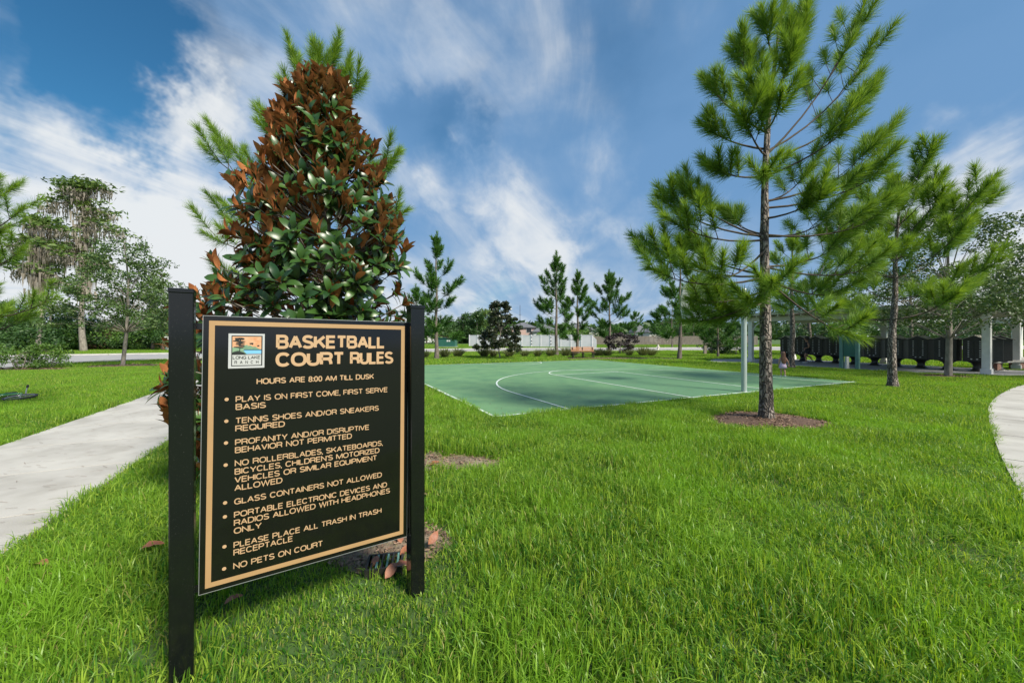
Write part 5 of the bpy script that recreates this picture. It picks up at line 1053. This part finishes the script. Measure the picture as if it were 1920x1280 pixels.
for s_ in (-1, 1): lathe(b, [tuple(ka * q for q in r0) for r0 in [(s_ * .035, 0, .53, .065, .08), (s_ * .05, .01, .47, .068, .08), (s_ * .052, .045 if s_ < 0 else .02, .36, .06, .065)]])
b.build('shorts', M_blackc, T)
b = MB(); lathe(b, [tuple(ka * q for q in r0) for r0 in [(0, .045, 1.008, .02, .02), (0, .043, .995, .055, .06), (0, .035, .95, .074, .078), (0, .03, .90, .072, .075), (0, .015, .86, .05, .05)]]); b.build('hair', M_hair2, T)
b = MB(); b.box((-.055 * ka, .11 * ka, .022 * ka), (.06 * ka, .16 * ka, .045 * ka), bev=.02); b.box((.055 * ka, -.13 * ka, .075 * ka), (.06 * ka, .16 * ka, .05 * ka), bev=.02); b.build('shoes', M_shoe, T)

# ------------------------------------------------------------ bicycle lying in the grass at the left edge
BK = at(20, 752) + Vector((-.5, 0, 0)); T = thing('bicycle', 'green bicycle lying on its side in the grass at the left edge', 'bicycle', BK, R(4))
def wheel(cx_, cy_, tilt, r0):
    b = MB(); c = Vector((cx_, cy_, .09)); M_ = Matrix.Rotation(tilt, 3, 'X'); b.tube([c + M_ @ Vector((r0 * math.cos(t), r0 * math.sin(t), 0)) for t in np.linspace(0, 6.2832, 29)], .026, 8, False); w = b.build('wheel', M_tyre, T)
    b = MB(); b.tube([c + M_ @ Vector((.92 * r0 * math.cos(t), .92 * r0 * math.sin(t), 0)) for t in np.linspace(0, 6.2832, 25)], .012, 6, False); b.build('rim', M_edge, w)
    b = MB()
    for k in range(14): b.tube([c, c + M_ @ Vector((.92 * r0 * math.cos(k * .449), .92 * r0 * math.sin(k * .449), 0))], .0015, 3, False)
    b.tube([c + Vector((0, 0, -.04)), c + Vector((0, 0, .04))], .02, 8); b.build('spokes', M_edge, w)
wheel(.62, .05, .12, .27); wheel(-.42, .1, .10, .27)
b = MB(); hub = Vector((.62, .05, .1)); hd_ = Vector((.32, .36, .14)); bb = Vector((.02, .02, .11)); st = Vector((-.05, .36, .13)); rh = Vector((-.42, .1, .1))
for p, q in ((hub, hd_), (hd_, bb), (hd_, st), (st, bb), (bb, rh), (st, rh)): b.tube([p, q], .018, 8)
b.build('frame', M_bike, T)
b = MB(); b.tube([hd_ + Vector((0, .08, -.08)), hd_ + Vector((0, .10, .06)), hd_ + Vector((.02, .12, .20))], .014, 8); b.build('handlebar', M_edge, T); b = MB(); b.tube([hd_ + Vector((.01, .11, .13)), hd_ + Vector((.02, .12, .21))], .022, 8); b.build('grip', M_tyre, T)
b = MB(); b.box((-.06, .47, .13), (.10, .22, .06), bev=.02); b.build('saddle', M_tyre, T)

# ------------------------------------------------------------ slatted grate and fallen leaves
GR = at(722, 1066); T = thing('drain_grate', 'small black slatted grate in the bare earth by the right sign post', 'grate', GR, R(12))
b = MB(); 
for c, d in (((0, -.09, .03), (.24, .014, .06)), ((0, .09, .03), (.24, .014, .06)), ((-.113, 0, .03), (.014, .166, .06)), ((.113, 0, .03), (.014, .166, .06))): b.box(c, d)
b.build('frame', M_dark, T)
for k in range(6): b = MB(); b.box((-.085 + .034 * k, 0, .042), (.012, .164, .035)); b.build('slat', M_sage if k % 2 else M_dark, T)
dl = []
for i in range(3):
    r_ = random.Random(i + 50); vs = []; n_ = 6
    for k in range(n_ + 1):
        t = k / n_; w = .03 * math.sin(math.pi * t ** .8) ** .7 if 0 < k < n_ else .001; vs += [(.12 * t, -w, .012 * math.sin(t * 3) + w * r_.uniform(.3, .7)), (.12 * t, 0, .018 * math.sin(t * 3)), (.12 * t, w, .012 * math.sin(t * 3) + w * r_.uniform(.2, .6))]
    me = bpy.data.meshes.new('fallen_leaf'); me.from_pydata(vs, [], [(3 * k + j, 3 * k + 3 + j, 3 * k + 4 + j, 3 * k + 1 + j) for k in range(n_) for j in (0, 1)]); me.polygons.foreach_set('use_smooth', [True] * n_ * 2); me.materials.append(M_deadleaf); dl.append(me)
for k, (px, py, z, rz, ti, s_, lab) in enumerate(((262, 1030, .07, .4, .15, 1.2, 'brown fallen magnolia leaf alone on the grass left of the sign'), (66, 1058, .06, -.2, .2, 1.0, 'pale brown fallen leaf on the grass at the far left'), (697, 1062, .04, 1.4, .5, .75, 'pale fallen leaf standing against the left side of the black grate'), (738, 1062, .07, .1, .1, .95, 'rusty fallen leaf lying on the black grate'), (722, 1084, .04, 1.2, .6, 1.0, 'brown fallen leaf at the front edge of the black grate'),
                                             (750, 1040, .05, .8, .3, 1.0, 'brown fallen leaf behind the black grate'), (752, 1018, .03, 2.2, .2, 1.0, 'brown fallen leaf at the back of the bare earth patch'), (803, 1020, .07, 1.0, .9, .95, 'rusty fallen leaf caught in the grass right of the right post'), (420, 1132, .05, .7, .2, .8, 'brown fallen leaf below the lower left corner of the board'), (806, 872, .04, .3, .3, 1.1, 'fallen leaf on the earth patch right of the sign'), (1105, 1000, 0, 0, 0, 0, ''))):
    if not lab: continue
    o = link('fallen_leaf', dl[k % 3]); p = at(px, py + 0 if z < .001 else HZ + (py - HZ) * EYE / (EYE - z)); p.z = z; o.location = p; o.rotation_euler = (ti, -ti * .6, rz); o.scale = (s_, s_, s_); finish(o, lab, 'leaf', 'fallen leaves')
# pine straw and twigs strewn on the pavement
n_ = 420; r_ = np.random.default_rng(77); a = r_.uniform(-4.0, -2.1, n_); q = r_.uniform(1.5, 13, n_); P = np.stack([sn_.x * a + sd_.x * q, sn_.y * a + sd_.y * q, np.full(n_, .041)], 1); t = r_.normal(.2, .5, n_); d = np.stack([np.cos(t), np.sin(t), t * 0], 1); w = np.stack([-d[:, 1], d[:, 0], t * 0], 1) * .0022; l = r_.uniform(.03, .13, (n_, 1))
fo = Fol(); fo.quads(P - w, P + w, P + d * l + w, P + d * l - w, r_.uniform(0, 1, n_)); finish(fo.build('pine_straw', M_chip, None), kind='stuff')
m_ = 700; u_ = r_.uniform(WL, WR, m_); v_ = r_.beta(.8, 1.6, m_) * DD; P = np.stack([CX + cc * u_ - cs * v_, CY + cs * u_ + cc * v_, np.full(m_, .043)], 1); t = r_.uniform(0, 3.14, m_); d = np.stack([np.cos(t), np.sin(t), t * 0], 1); w = np.stack([-d[:, 1], d[:, 0], t * 0], 1) * .004; l = r_.uniform(.04, .16, (m_, 1))
fo = Fol(); fo.quads(P - w, P + w, P + d * l + w, P + d * l - w, r_.uniform(0, 1, m_)); finish(fo.build('pine_straw', M_chip, None), kind='stuff')
n_ = 160; a = r_.integers(0, 58, n_); A = np.array([rl[i][:] for i in a]); B = np.array([rr[i][:] for i in a]); P = A + (B - A) * r_.uniform(.05, .9, (n_, 1)); P[:, 2] = .039; t = r_.normal(.2, .6, n_); d = np.stack([np.cos(t), np.sin(t), t * 0], 1); w = np.stack([-d[:, 1], d[:, 0], t * 0], 1) * .0025; l = r_.uniform(.03, .15, (n_, 1))
fo = Fol(); fo.quads(P - w, P + w, P + d * l + w, P + d * l - w, r_.uniform(0, 1, n_)); finish(fo.build('pine_straw', M_chip, None), kind='stuff')
